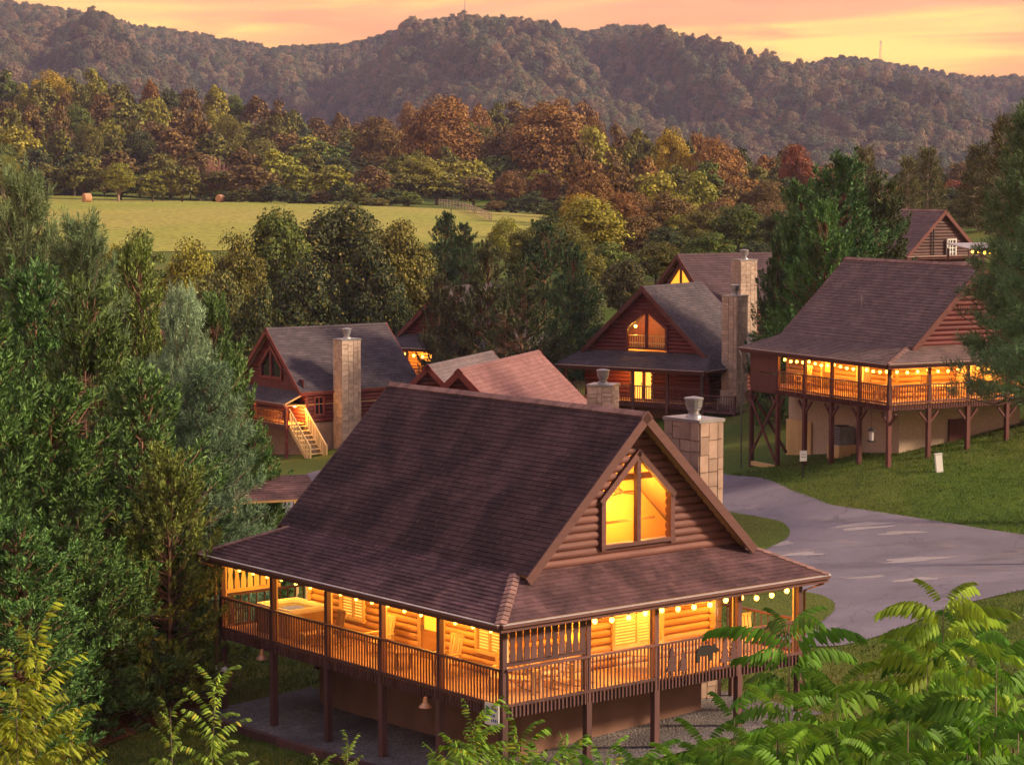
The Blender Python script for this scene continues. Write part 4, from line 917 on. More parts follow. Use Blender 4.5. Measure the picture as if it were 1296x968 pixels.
# ------------------------------------------------------------------ vegetation meshes (unit height, shared by all copies)
def unitv(v): return v / np.maximum(np.linalg.norm(v, axis=-1, keepdims=True), 1e-9)
def cards(ctr, ax, nor, ln, wd, fold=.15, mid=.45):
    """pointed leaf-shaped faces: centre, long axis, normal, length, width"""
    ax = unitv(ax); sd = unitv(np.cross(nor, ax)); nr = np.cross(ax, sd); ln = np.broadcast_to(ln, len(ctr))[:, None]; wd = np.broadcast_to(wd, len(ctr))[:, None]
    b = ctr - ax * ln * mid; t = ctr + ax * ln * (1 - mid)
    v = np.stack([b, ctr + sd * wd / 2 + nr * wd * fold, t, ctr - sd * wd / 2 + nr * wd * fold], 1).reshape(-1, 3)
    f = np.arange(len(v)).reshape(-1, 4); return v, f
def npmesh(name, v, f, mat):
    me = bpy.data.meshes.new(name); k = f.shape[1]
    me.vertices.add(len(v)); me.vertices.foreach_set('co', v.astype(np.float32).ravel()); me.loops.add(f.size); me.loops.foreach_set('vertex_index', f.astype(np.int32).ravel())
    me.polygons.add(len(f)); me.polygons.foreach_set('loop_start', np.arange(0, f.size, k, dtype=np.int32)); me.materials.append(mat); me.update(calc_edges=True); return me
def rdir(n): return unitv(rng.normal(size=(n, 3)))
def broadleaf(lobes, per, size, mat, zlo=.16, wide=.40, shape=1.0):
    C = []; Rr = []
    for i in range(lobes):
        d = rdir(1)[0]; d[2] = d[2] * .9 + .12; k = rng.uniform(.35, 1.) ** .55
        zc = zlo + (1 - zlo) * .48; c0 = np.array([d[0] * wide * k * .8, d[1] * wide * k * .8, zc + d[2] * (1 - zlo) * .42 * k])
        t_ = (c0[2] - zlo) / (1 - zlo); c0[:2] *= (1.05 - .55 * max(0, t_ - .45) * shape * 1.6); C.append(c0); Rr.append(rng.uniform(.075, .15))
    C = np.array(C); Rr = np.array(Rr); V = []; off = 0; Fs = []
    d = rdir(lobes * per); cc = np.repeat(C, per, 0); rr = np.repeat(Rr, per)[:, None]
    d[:, 2] = np.where(d[:, 2] < -.3, -d[:, 2] * .8, d[:, 2]); d = unitv(d)
    P = cc + d * rr * rng.uniform(.55, 1.12, (len(d), 1)) * np.array([1.1, 1.1, .85])
    nor = unitv(d + rng.normal(size=d.shape) * .55 + np.array([0, 0, .35])); ax = np.cross(nor, rdir(len(d)))
    s = size * rng.uniform(.6, 1.35, len(d)); v, f = cards(P, ax, nor, s * 1.25, s * .9)
    L = [[(0, 0, -.03, .026), (.004, 0, .15, .019), (-.006, .004, .38, .013), (0, 0, .66, .006)]]
    for i in rng.permutation(lobes)[:12]:
        q = C[i]; z0 = min(q[2] * .75, rng.uniform(.14, .42)); L.append([(0, 0, z0, .010), (q[0] * .5 + rng.normal() * .01, q[1] * .5, z0 + (q[2] - z0) * .45, .006), (q[0], q[1], q[2], .0025)])
    return npmesh('crown', v, f, mat), L
def cypress(nbr, per, mat, rad=.25, ln=.05, power=.72, seed=0):
    P = []; A = []; Nn = []; S = []; L = [[(0, 0, -.03, .018), (0, 0, .4, .012), (0, 0, .97, .002)]]
    ph = rng.uniform(0, 6.28, 4)
    for i in range(nbr):
        h = rng.uniform(.02, 1) ** .95 * .95; a_ = rng.uniform(0, 2 * math.pi)
        lump = 1 + .22 * math.sin(a_ * 2 + ph[0] + h * 5) + .16 * math.sin(a_ * 3 + ph[1] - h * 9)      # uneven outline
        r = rad * ((1 - h) ** power) * rng.uniform(.5, 1.12) * lump + .022
        el = R(4 + 50 * h + rng.normal() * 10); d = np.array([math.cos(a_) * math.cos(el), math.sin(a_) * math.cos(el), math.sin(el)])
        base = np.array([0, 0, h]); tip = base + d * r; tip[2] += .02
        L.append([(0, 0, h, .004), (*(base * .45 + tip * .55 - np.array([0, 0, .012])), .0024), (*tip, .0008)])
        side = unitv(np.cross(d, [0, 0, 1])); up = np.cross(side, d)
        npl = max(2, int(2 + 5 * r / rad))
        for k in range(npl):                                   # each limb carries several upturned plumes
            f0 = 1.0 if k == 0 else rng.uniform(.42, .98); off = 0 if k == 0 else rng.normal() * r * .26
            q = base + d * r * f0 + side * off; q[2] += .02 * f0; pl = rng.uniform(.035, .075) * (.6 + .6 * r / rad)
            pd = unitv(d * .75 + side * np.sign(off) * .35 + np.array([0, 0, .55 + .3 * rng.random()]) + rng.normal(size=3) * .12)
            if rng.random() < .10: continue
            n = int(per * pl / .05); t_ = rng.uniform(0, 1, n) ** .8; wv = pl * .34 * (1 - t_) ** .7 + .002
            ps = unitv(np.cross(pd, rdir(n))) * (wv * np.sqrt(rng.uniform(.1, 1, n)))[:, None]
            P.append(q + pd[None] * (t_ * pl * 1.15 - pl * .35)[:, None] + ps); A.append(unitv(pd[None] * 1.0 + unitv(ps) * .75 + rng.normal(size=(n, 3)) * .22)); Nn.append(unitv(unitv(ps) + rng.normal(size=(n, 3)) * .6)); S.append(ln * rng.uniform(.55, 1.25, n))
    P = np.concatenate(P); A = np.concatenate(A); Nn = np.concatenate(Nn); S = np.concatenate(S)
    v, f = cards(P, A, Nn, S, S * .30, .1, .35)
    return npmesh('crown', v, f, mat), L
def pine(whorls, mat, rad=.30, tl=.026, blades=16, dens=1.0):
    L = [[(0, 0, -.03, .017), (.005, 0, .4, .012), (0, 0, .98, .003)]]; TP = []; TD = []
    for w_ in range(whorls):
        h = .08 + .9 * (w_ / whorls) ** .95; nb_ = int(rng.integers(6, 9)); a0 = rng.uniform(0, 6.28)
        for b in range(nb_):
            a_ = a0 + 6.283 * b / nb_ + rng.normal() * .15; r = rad * (1 - h) ** .6 * rng.uniform(.75, 1.15) + .03; el = R(-2 + 48 * h ** 2 + rng.normal() * 6)
            d = np.array([math.cos(a_) * math.cos(el), math.sin(a_) * math.cos(el), math.sin(el)]); base = np.array([0, 0, h + rng.normal() * .008]); tip = base + d * r; tip[2] += .10 * r
            L.append([(*base, .005), (*(base + d * r * .55 - np.array([0, 0, .012])), .0032), (*tip, .0015)])
            sd = unitv(np.cross(d, [0, 0, 1])); n = int((16 * r / rad + 5) * dens)
            for k in range(n):
                f_ = rng.uniform(.3, 1.05); p = base + d * r * f_; p[2] += .10 * r * f_ * f_; s = rng.normal() * r * .30 * (1.25 - f_ * .8); q = p + sd * s + np.array([0, 0, abs(rng.normal()) * .02])
                TP.append(q); TD.append(unitv(d * .8 + sd * np.sign(s) * .5 + np.array([0, 0, .75]) + rng.normal(size=3) * .2))
    TP = np.array(TP); TD = np.array(TD); n = len(TP); c0 = np.repeat(TP, blades, 0); d0 = np.repeat(TD, blades, 0)
    dd = unitv(d0 * .75 + rdir(n * blades) * .85); ln = tl * rng.uniform(.7, 1.25, n * blades)
    c0 = c0 + d0 * rng.uniform(-.6, .7, (n * blades, 1)) * tl; v, f = cards(c0 + dd * ln[:, None] * .5, dd, rdir(n * blades), ln, ln * (.085 if blades > 20 else .15), .0, .5)
    return npmesh('crown', v, f, mat), L
VAR = {}
def variant(key, cm, lines, bark, sides=5): VAR[key] = (cm, tube_mesh('trunk', lines, bark, sides))
for i in range(4): variant('far%d' % i, *broadleaf(44, 70, .045, M['leaf'], .0, .42), M['bark'])
for i in range(4): variant('mid%d' % i, *broadleaf(95, 190, .021, M['leaf'], .02, .44), M['bark'])
for i in range(3): variant('tall%d' % i, *broadleaf(70, 170, .021, M['leaf'], .18, .30, .6), M['bark_pale'])
for i in range(3): variant('cyp%d' % i, *cypress(235, 44, M['leaf_con'], .30, .021, .62), M['twig_brown'], 4)
for i in range(2): variant('cedar%d' % i, *cypress(200, 30, M['leaf_con'], .36, .026, .6), M['twig_brown'], 4)
for i in range(2): variant('pine%d' % i, *pine(15, M['needle'], .36, .030, 30, 1.5), M['bark'])
for i in range(2): variant('fpine%d' % i, *pine(11, M['needle'], .33, .06, 9, .8), M['bark_pale'])
WID = dict(far=.88, mid=.92, tall=.66, cyp=.54, cedar=.66, pine=.74, fpine=.7)
def tree(key, px, ytop, d, wpx, col, label, group=None, name='broadleaf_tree', sink=0, base=None, rz=None, cb=0):
    t_ = at(px, ytop, d); z0 = gz(t_.x, t_.y) if base is None else base; h = max(1.5, t_.z - z0)
    o = empty(name, (t_.x, t_.y, z0 - sink), random.uniform(0, 6.28) if rz is None else rz); k = key.rstrip('0123456789'); s = wpx * d / FPX / WID[k]
    o.scale = (s, s, h / .985); tag(o, label, 'tree', group)
    cm, tm = VAR[key]; link('trunk', tm, o, (0, 0, cb), (0, 0, 0), (1, 1, 1 - cb)); cr = link('crown', cm, o, (0, 0, cb), (0, 0, 0), (1, 1, 1 - cb))
    if cb: link('bole', tube_mesh('bole', [[(0, 0, -.02, .024), (0, 0, cb + .05, .018)]], M['bark'], 7), o)
    v_ = random.uniform(.85, 1.15)
    cr.color = (col[0] * v_ * random.uniform(.92, 1.08), col[1] * v_, col[2] * v_ * random.uniform(.85, 1.15), 1); return o
def pick(k): n = sum(1 for q in VAR if q.rstrip('0123456789') == k); return '%s%d' % (k, random.randrange(n))

# palette
OLIVE, YEL, GRN, DGRN, BRN, RUST, RED, GOLD = (.125, .125, .018), (.24, .235, .024), (.095, .14, .02), (.045, .068, .018), (.15, .092, .026), (.25, .125, .034), (.26, .07, .025), (.42, .30, .025)
CYP, BLUE, DCON = (.06, .125, .04), (.09, .14, .09), (.036, .07, .03)
# ---- woods behind the field
NAMES = {OLIVE: 'olive-green', YEL: 'yellow-green', GRN: 'mid-green', DGRN: 'dark green', BRN: 'brown-leaved', RUST: 'rust-orange', RED: 'deep red', GOLD: 'golden yellow'}
sky_x = [-80, 0, 100, 200, 250, 330, 400, 480, 560, 620, 690, 740, 800, 850, 920, 1000, 1050, 1100, 1150, 1200, 1250, 1300, 1380]
sky_y = [88, 92, 86, 98, 106, 124, 136, 146, 122, 126, 124, 132, 158, 160, 178, 182, 196, 214, 214, 200, 186, 165, 150]
frt_y = lambda x: np.interp(x, [-80, 300, 700, 760, 900, 1100, 1380], [196, 205, 222, 240, 250, 268, 260])
def wood_col(px, row, nrow):
    r_ = random.random()
    if px < 420: pal = [(OLIVE, .34), (BRN, .34), (YEL, .16), (GRN, .05), (DGRN, .06), (GOLD, .03), (RUST, .02)]
    elif px < 800: pal = [(RUST, .36), (BRN, .32), (OLIVE, .14), (YEL, .06), (DGRN, .06), (GOLD, .06)]
    else: pal = [(BRN, .26), (RUST, .22), (OLIVE, .20), (GRN, .10), (YEL, .08), (DGRN, .13), (RED, .01)]
    if row < nrow * .35 and px < 640: pal = [(YEL, .25), (GRN, .12), (OLIVE, .33), (DGRN, .13), (BRN, .17)]
    for c_, q in pal:
        r_ -= q
        if r_ <= 0: return c_
    return pal[0][0]
ROWS = [(432, 0), (462, 0), (495, 0), (535, 0), (585, 0), (640, 0)]
cnt = 0
for ri, (d, _) in enumerate(ROWS):
    x = -70 + random.uniform(0, 30)
    while x < 760:
        t_ = ri / (len(ROWS) - 1); yt = frt_y(x) * (1 - t_) + np.interp(x, sky_x, sky_y) * t_ + random.uniform(-9, 12); wp = random.uniform(42, 74) * 460 / d * 1.05
        c_ = wood_col(x, ri, len(ROWS)); k = 'tall' if random.random() < .14 else 'far'
        tree(pick(k), x, yt, d + random.uniform(-9, 9), wp * (.75 if k == 'tall' else 1), c_, '%s tree in the woods beyond the hay field' % NAMES[c_], NAMES[c_] + ' trees of the woods beyond the field', sink=.3); cnt += 1
        x += wp * random.uniform(.55, .8)
for ri, d in enumerate([268, 300, 335, 375, 420, 470]):
    x = 725 + random.uniform(0, 30)
    while x < 1390:
        t_ = ri / 5; yt = frt_y(x) * (1 - t_) + np.interp(x, sky_x, sky_y) * t_ + random.uniform(-8, 12); wp = random.uniform(50, 84) * 330 / d
        c_ = wood_col(x, ri, 6); k = 'tall' if random.random() < .2 else ('mid' if ri < 2 else 'far')
        tree(pick(k), x, yt, d + random.uniform(-6, 6), wp * (.75 if k == 'tall' else 1), c_, '%s tree in the woods behind the upper cabins' % NAMES[c_], NAMES[c_] + ' trees of the woods behind the cabins', sink=.3); cnt += 1
        x += wp * random.uniform(.6, .85)
for i in range(36):
    px = -40 + i * 21.5 + random.uniform(-6, 6)
    if 540 < px < 628: continue
    e = hit(px, np.interp(px, [-60, 60, 150, 300, 420, 530, 620, 720], [251, 248.5, 251, 257, 261, 264.5, 270, 275]), 280, 520); c_ = random.choice([DGRN, DGRN, OLIVE, BRN, GRN]); yb = np.interp(px, [-60, 60, 150, 300, 420, 530, 620, 720], [250, 247.5, 250, 256, 260, 263.5, 269, 274])
    tree(pick('far'), px, yb - random.uniform(16, 38), e.y + 5 + random.uniform(0, 5), random.uniform(34, 52), c_, '%s low bush along the back edge of the hay field' % NAMES[c_], NAMES[c_] + ' bushes along the field edge', name='hedge_bush', sink=.5)
# rusty giants standing out of the woods
for px, yt, d, wp, c_, lb in [(560, 116, 500, 120, RUST, 'big rust-brown spreading tree towering over the woods'), (480, 142, 520, 80, BRN, 'brown rounded tree on the woods skyline beside the big rusty tree'), (700, 122, 470, 130, RUST, 'largest rusty brown tree above the end of the field'),
    (640, 150, 480, 80, BRN, 'brown tree with pale forked trunk between two rusty giants'), (850, 158, 400, 70, GOLD, 'golden-yellow tree beside the orange woods'), (905, 168, 395, 90, RUST, 'orange tree right behind the golden tree'), (1010, 176, 380, 58, RED, 'deep red tree on the skyline above the dark conifers'),
    (530, 196, 432, 90, YEL, 'bright yellow-green tree at the field edge by the fence'), (648, 210, 425, 52, RUST, 'narrow rusty tree at the field edge beside the fence'), (62, 84, 640, 62, GOLD, 'golden-tipped tree at the high left skyline')]:
    tree(pick('mid'), px, yt, d, wp, c_, lb, sink=.3)
def bare(px, ytop, d, wpx, col, label):
    t_ = at(px, ytop, d); z0 = gz(t_.x, t_.y); o = empty('bare_shrub', (t_.x, t_.y, z0)); tag(o, label, 'shrub'); h = t_.z - z0; w_ = wpx * d / FPX / 2; L = []
    for i in range(46):
        a_ = random.uniform(0, 6.28); r = random.uniform(.15, 1) * w_; hh = h * random.uniform(.7, 1.02) * (1 - .25 * (r / w_) ** 2)
        x, y = r * math.cos(a_), r * math.sin(a_); L.append([(x * .1, y * .1, 0, .10), (x * .4, y * .4, hh * .45, .06), (x * .85, y * .85, hh * .8, .04), (x, y, hh, .015)])
        for k in range(3): f_ = random.uniform(.4, .85); L.append([(x * f_, y * f_, hh * f_, .035), (x * f_ + random.gauss(0, .5), y * f_ + random.gauss(0, .5), hh * min(1, f_ + .22), .012)])
    link('branches', tube_mesh('branches', L, col, 4), o)
M['twig_pink'] = surf('pink_twig', (.30, .14, .11), (.38, .19, .15), 1, .9, 0)
bare(272, 196, 436, 56, M['twig_pink'], 'pinkish bare-branched shrub at the back of the hay field'); bare(190, 150, 560, 46, M['twig_pink'], 'pink leafless shrub among the yellow trees up the slope')
# ---- trees between the field and the cabins
G1 = 'broadleaf trees below the field'
for px, yt, d, wp, c_, lb in [(350, 252, 196, 120, GRN, 'broad green tree with yellow top below the left part of the field'), (430, 246, 205, 150, (.075, .09, .026), 'largest spreading olive tree behind the charcoal-roofed cabin'), (505, 268, 192, 110, OLIVE, 'olive tree with pale limbs behind the charcoal roof end'),
    (470, 300, 178, 110, DGRN, 'shaded green tree right above the charcoal ridge'), (390, 318, 176, 120, DGRN, 'dark broad tree behind the red gable'), (240, 296, 182, 100, YEL, 'yellow-green bushy tree left below the field'), (175, 284, 196, 96, GRN, 'green bushy tree just under the hay field'), (300, 282, 190, 90, OLIVE, 'olive bush tree below the hay field edge'),
    (270, 330, 168, 110, (.10, .12, .028), 'fresh green tree behind the blue pine'), (150, 300, 210, 90, YEL, 'yellowish thicket tree at the lower field corner'), (750, 246, 232, 96, YEL, 'yellow-topped slender tree right of the field end'), (718, 276, 226, 70, OLIVE, 'olive tree at the right end of the field'),
    (805, 266, 242, 80, BRN, 'brown tree behind the lit yellow gable'), (845, 282, 225, 70, DGRN, 'dark green tree left of the yellow gable'), (890, 262, 248, 86, OLIVE, 'olive tree above the plum-brown roof'), (935, 252, 236, 90, GRN, 'green tree above the rear stone chimney'), (990, 262, 220, 70, DGRN, 'deep green tree behind the cypress group'),
    (790, 320, 188, 80, (.07, .075, .025), 'shaded olive tree beside the dark red cabin'), (740, 300, 196, 70, OLIVE, 'olive tree beyond the conifers in front of the field end'), (590, 300, 215, 70, GRN, 'green tree under the pale fence')]:
    tree(pick('tall' if 'slender' in lb else 'mid'), px, yt, d, wp, c_, lb, sink=.2)
for px, yt, d, wp, c_, lb in [(770, 300, 205, 80, GRN, 'green thicket tree left of the dark red gable'), (830, 300, 208, 80, OLIVE, 'olive thicket tree behind the yellow gable window'), (700, 262, 262, 76, GRN, 'green tree closing the right end of the field'), (665, 285, 225, 70, OLIVE, 'olive tree between the conifers and the field'), (780, 285, 250, 80, DGRN, 'dark thicket tree behind the yellow-topped tree'), (955, 300, 200, 70, DGRN, 'dark tree close behind the plum-brown roof end'), (900, 290, 212, 80, GRN, 'green tree directly behind the plum-brown ridge'), (860, 268, 262, 70, YEL, 'yellow-green tree in the hollow behind the cabins'), (740, 340, 178, 70, DGRN, 'shaded tree between the conifer and the dark red gable'), (640, 272, 258, 60, YEL, 'yellow-green bush tree below the fence end'), (980, 300, 240, 70, OLIVE, 'olive tree filling behind the cypress group'), (520, 300, 205, 80, DGRN, 'dark tree behind the hidden red gable'), (330, 350, 165, 80, DGRN, 'dark low tree behind the red gabled cabin'), (500, 360, 172, 70, DGRN, 'shaded tree beside the hidden red gable')]:
    tree(pick('mid'), px, yt, d, wp, c_, lb, sink=.2)
def conifer(key, px, yt, d, wp, c_, lb, **k): return tree(key, px, yt, d, wp, (c_[0] * 1.3, c_[1] * 1.36, c_[2] * 1.05), lb, name='pine_tree' if 'pine' in key else 'cypress_tree', sink=.2, **k)
conifer('cyp0', 565, 272, 214, 62, DCON, 'small dark cypress silhouetted against the field under the fence'); conifer('cyp1', 588, 284, 210, 46, DCON, 'narrow dark cypress tip below the pale fence'); conifer('cedar0', 690, 290, 172, 120, DCON, 'dark conifer above the salmon roof'); conifer('cedar1', 618, 318, 150, 110, (.06, .062, .03), 'browning conifer screening the dark red cabin')
conifer('cedar0', 660, 340, 146, 120, (.045, .065, .03), 'green conifer rising behind the salmon roof'); conifer('cedar1', 725, 320, 162, 80, DCON, 'dark conifer left of the grey-roofed cabin'); conifer('cedar0', 580, 366, 152, 92, (.06, .055, .028), 'brown-tinged conifer in front of the hidden cabin porch'); conifer('cyp2', 556, 350, 158, 60, (.06, .06, .03), 'slim brownish conifer covering the hidden cabin gable')
conifer('cyp0', 1066, 208, 134, 165, (.06, .125, .042), 'tallest green cypress behind the raised cabin'); conifer('cyp1', 1018, 236, 138, 120, CYP, 'green cypress between rear chimney and raised cabin'); conifer('cyp2', 1112, 228, 140, 130, (.06, .085, .032), 'yellowish cypress left of the upper cabin'); conifer('cyp1', 1045, 262, 128, 130, CYP, 'lower green cypress directly behind the raised cabin ridge')
conifer('cyp0', 985, 300, 132, 60, DCON, 'dark narrow cypress beside the rear stone chimney')
for px, yt, d, wp, lb in [(1150, 200, 230, 46, 'slim spruce-like pine above the upper cabin'), (1175, 190, 245, 60, 'ragged pine behind the upper cabin roof'), (1240, 184, 215, 70, 'thin-topped pine behind the bare pale tree'), (1272, 150, 200, 70, 'tall dark pine on the upper right skyline'), (1095, 190, 250, 60, 'flat-topped pine above the cypress group')]:
    conifer(pick('fpine'), px, yt, d, wp, (.075, .072, .028), lb)
conifer('pine0', 1316, 150, 99, 215, (.075, .125, .07), 'large dark pine overhanging the raised porch', cb=.28); conifer('pine1', 1296, 200, 128, 100, (.07, .115, .06), 'dark pine behind the raised cabin gable'); conifer('pine1', 1330, 230, 92, 170, (.08, .135, .08), 'blue-green pine branches beside the raised porch', cb=.42)
# ---- the big evergreens by the porch
for key, px, yt, d, wp, c_, lb, rz in [('pine0', 28, 238, 100, 190, (.115, .165, .105), 'tall blue-green pine with brush-like tufts behind the cypresses', 1.0), ('pine1', 104, 296, 97, 190, (.11, .16, .10), 'second tall blue-green pine sloping down towards the field', 3.0), ('pine0', -40, 240, 104, 200, (.10, .15, .09), 'blue-green pine at the outer edge of the evergreens', 4.0),
    ('cyp1', 175, 318, 100, 140, (.13, .17, .055), 'yellow-green cypress between the tall pines and the blue pine', 0), ('cyp0', 42, 356, 84, 230, (.075, .15, .048), 'green feathery cypress in front of the tall pines', .3), ('cyp2', 110, 366, 80, 210, (.085, .14, .042), 'cypress with brown bare inner branches', 2.), ('pine1', 230, 386, 86, 150, (.20, .27, .225), 'silvery blue pine among green cypresses', 2.0),
    ('cyp1', 268, 384, 92, 135, (.095, .15, .046), 'pointed cypress beside the red-gabled cabin', 1.), ('cyp2', 322, 545, 89, 110, (.075, .14, .045), 'cypress whose foot hides the road behind the porch', 0), ('pine0', 262, 470, 84, 190, (.11, .165, .10), 'blue-green pine with low boughs over the porch roof', .5), ('cyp0', 178, 480, 77, 230, (.085, .15, .046), 'bushy cypress standing on the mulch beside the porch', 1.7),
    ('cyp1', 62, 490, 74, 260, (.07, .14, .045), 'broad green cypress over the mulch bed', 2.5), ('cyp2', -30, 400, 72, 240, (.07, .125, .042), 'cypress at the outer end of the evergreen row', 1.), ('cyp2', 212, 570, 74.5, 165, (.125, .145, .042), 'low yellowing cypress with lit skirt close to the porch', 3.), ('cyp0', 95, 640, 72, 190, (.085, .15, .045), 'low green cypress skirting the mulch in front', 4.), ('cyp1', 20, 660, 68, 220, (.08, .15, .045), 'low cypress at the near end of the mulch bed', 5.)]:
    conifer(key, px, yt, d, wp, c_, lb, rz=rz)
def deadtwigs(px, ytop, d, wpx, label):
    t_ = at(px, ytop, d); z0 = gz(t_.x, t_.y); o = empty('dead_conifer', (t_.x, t_.y, z0)); tag(o, label, 'tree'); h = t_.z - z0; w_ = wpx * d / FPX / 2; L = [[(0, 0, 0, .10), (0, 0, h, .02)]]
    for i in range(170):
        z = h * random.uniform(.12, .98); a_ = random.uniform(0, 6.28); r = w_ * (1.1 - z / h) * random.uniform(.5, 1.1) + .2; x, y = r * math.cos(a_), r * math.sin(a_); L.append([(0, 0, z, .022), (x * .6, y * .6, z + r * .05, .014), (x, y, z + r * .22, .005)])
        for k in range(4): f_ = random.uniform(.4, .95); L.append([(x * f_, y * f_, z + r * .12 * f_, .009), (x * f_ + random.gauss(0, .22), y * f_ + random.gauss(0, .22), z + r * .15 + random.uniform(-.05, .25), .003)])
    link('branches', tube_mesh('branches', L, M['twig_brown'], 3), o)
deadtwigs(108, 470, 76.5, 150, 'brown dead conifer skeleton showing between green cypresses'); deadtwigs(640, 390, 145, 110, 'reddish-brown dying conifer behind the salmon roof')

# ------------------------------------------------------------------ foreground plants
def leaf_verts(base, ax, nor, ln, wd, droop, seg=4):
    """one blade: folded along the midrib, bending down"""
    ax = Vector(ax).normalized(); nor = Vector(nor); sd = nor.cross(ax).normalized(); v = []; f = []; p = Vector(base); d = ax.copy(); st = ln / seg
    prof = [.18, .85, 1., .68, .0]
    for i in range(seg + 1):
        wv = wd / 2 * prof[i]; up = d.cross(sd).normalized(); 
        v += [p + sd * wv + up * -wv * .25, p.copy(), p - sd * wv + up * -wv * .25]
        d = (d + Vector((0, 0, -droop / seg))).normalized(); p = p + d * st
    for i in range(seg):
        b = i * 3
        for k in (0, 1): f.append((b + k, b + k + 1, b + k + 4, b + k + 3))
    return v, f
def frond_mesh(n, ln, leaf, wd, droop, seed):
    r_ = random.Random(seed); V = []; F = []; p = Vector((0, 0, 0)); d = Vector((1, 0, .35)).normalized(); line = []
    for i in range(n + 1):
        line.append((*p, .009 * (1 - .75 * i / n)))
        if i > 1:
            s = math.sin(min(1, (i + 1) / n * 1.1) * 2.6) * .55 + .5
            for sg_ in (-1, 1):
                ax = d * r_.uniform(.2, .45) + Vector((0, sg_, 0)) * r_.uniform(.5, .75) + Vector((0, 0, -.55 + r_.uniform(-.35, .25))); v, f = leaf_verts(p, ax, Vector((0, sg_ * .8, .6)) + d * .1, leaf * s * r_.uniform(.88, 1.1), wd, droop * r_.uniform(.7, 1.3)); b = len(V); V += v; F += [tuple(q + b for q in x) for x in f]
        if i == n: v, f = leaf_verts(p, d, (0, 0, 1), leaf * .8, wd, droop * .5); b = len(V); V += v; F += [tuple(q + b for q in x) for x in f]
        d = (d + Vector((0, r_.gauss(0, .05), -1.25 / n + r_.gauss(0, .03)))).normalized(); p = p + d * ln / n
    me = pymesh('frond', V, F, M['leaf_front'], True); return me, line
FR = [frond_mesh(12, .60, .165, .040, 1.9, s)[0] for s in (1, 2, 3)] + [frond_mesh(10, .46, .14, .037, 1.6, 5)[0], frond_mesh(14, .72, .185, .044, 2.1, 6)[0]]
RK = [tube_mesh('rachis', [frond_mesh(13, .82, .17, .058, 1.1, 1)[1]], M['bark_pale'], 4)]
def sumac(px, ytop, d, nf, spread, label, col, stems=2, sc=1.0):
    t_ = at(px, ytop, d); x0, y0 = t_.x, t_.y; z0 = gz(x0, y0); o = empty('sumac_shrub', (x0, y0, z0)); tag(o, label, 'shrub', 'sumac shrubs in the foreground'); h = t_.z - z0 - .25 * sc; L = []
    for s in range(stems):
        bx, by = (0, 0) if s == 0 else (random.gauss(0, spread * .45), random.gauss(0, spread * .45)); hh = h * (1 if s == 0 else random.uniform(.72, .93))
        L.append([(bx * .3, by * .3, -.2, .028), (bx * .6, by * .6, hh * .5, .018), (bx * .9, by * .9, hh * .88, .009), (bx, by, hh, .003)])
        k = nf // stems
        for i in range(k):
            f_ = i / k; z = hh - f_ ** 1.2 * min(hh * .85, 1.9 * sc) + (.05 if i < 3 else 0); a_ = i * 2.4 + random.uniform(-.3, .3) + s
            el = R(38 * (1 - f_) ** 2 + random.uniform(-8, 8)) if i > 1 else R(55)
            fr = link('frond', random.choice(FR), o, (bx * (.6 + .4 * z / max(hh, .1)), by * (.6 + .4 * z / max(hh, .1)), z), (random.uniform(-.2, .2), -el, a_), [sc * random.uniform(.85, 1.15) * (.55 if i < 2 else 1)] * 3)
            v_ = random.uniform(.75, 1.25); fr.color = (col[0] * v_ * random.uniform(.9, 1.1), col[1] * v_, col[2] * v_, 1)
    link('stem', tube_mesh('stem', L, M['bark'], 6), o); return o
SG, SG2, SG3 = (.14, .29, .016), (.09, .22, .015), (.22, .34, .02)
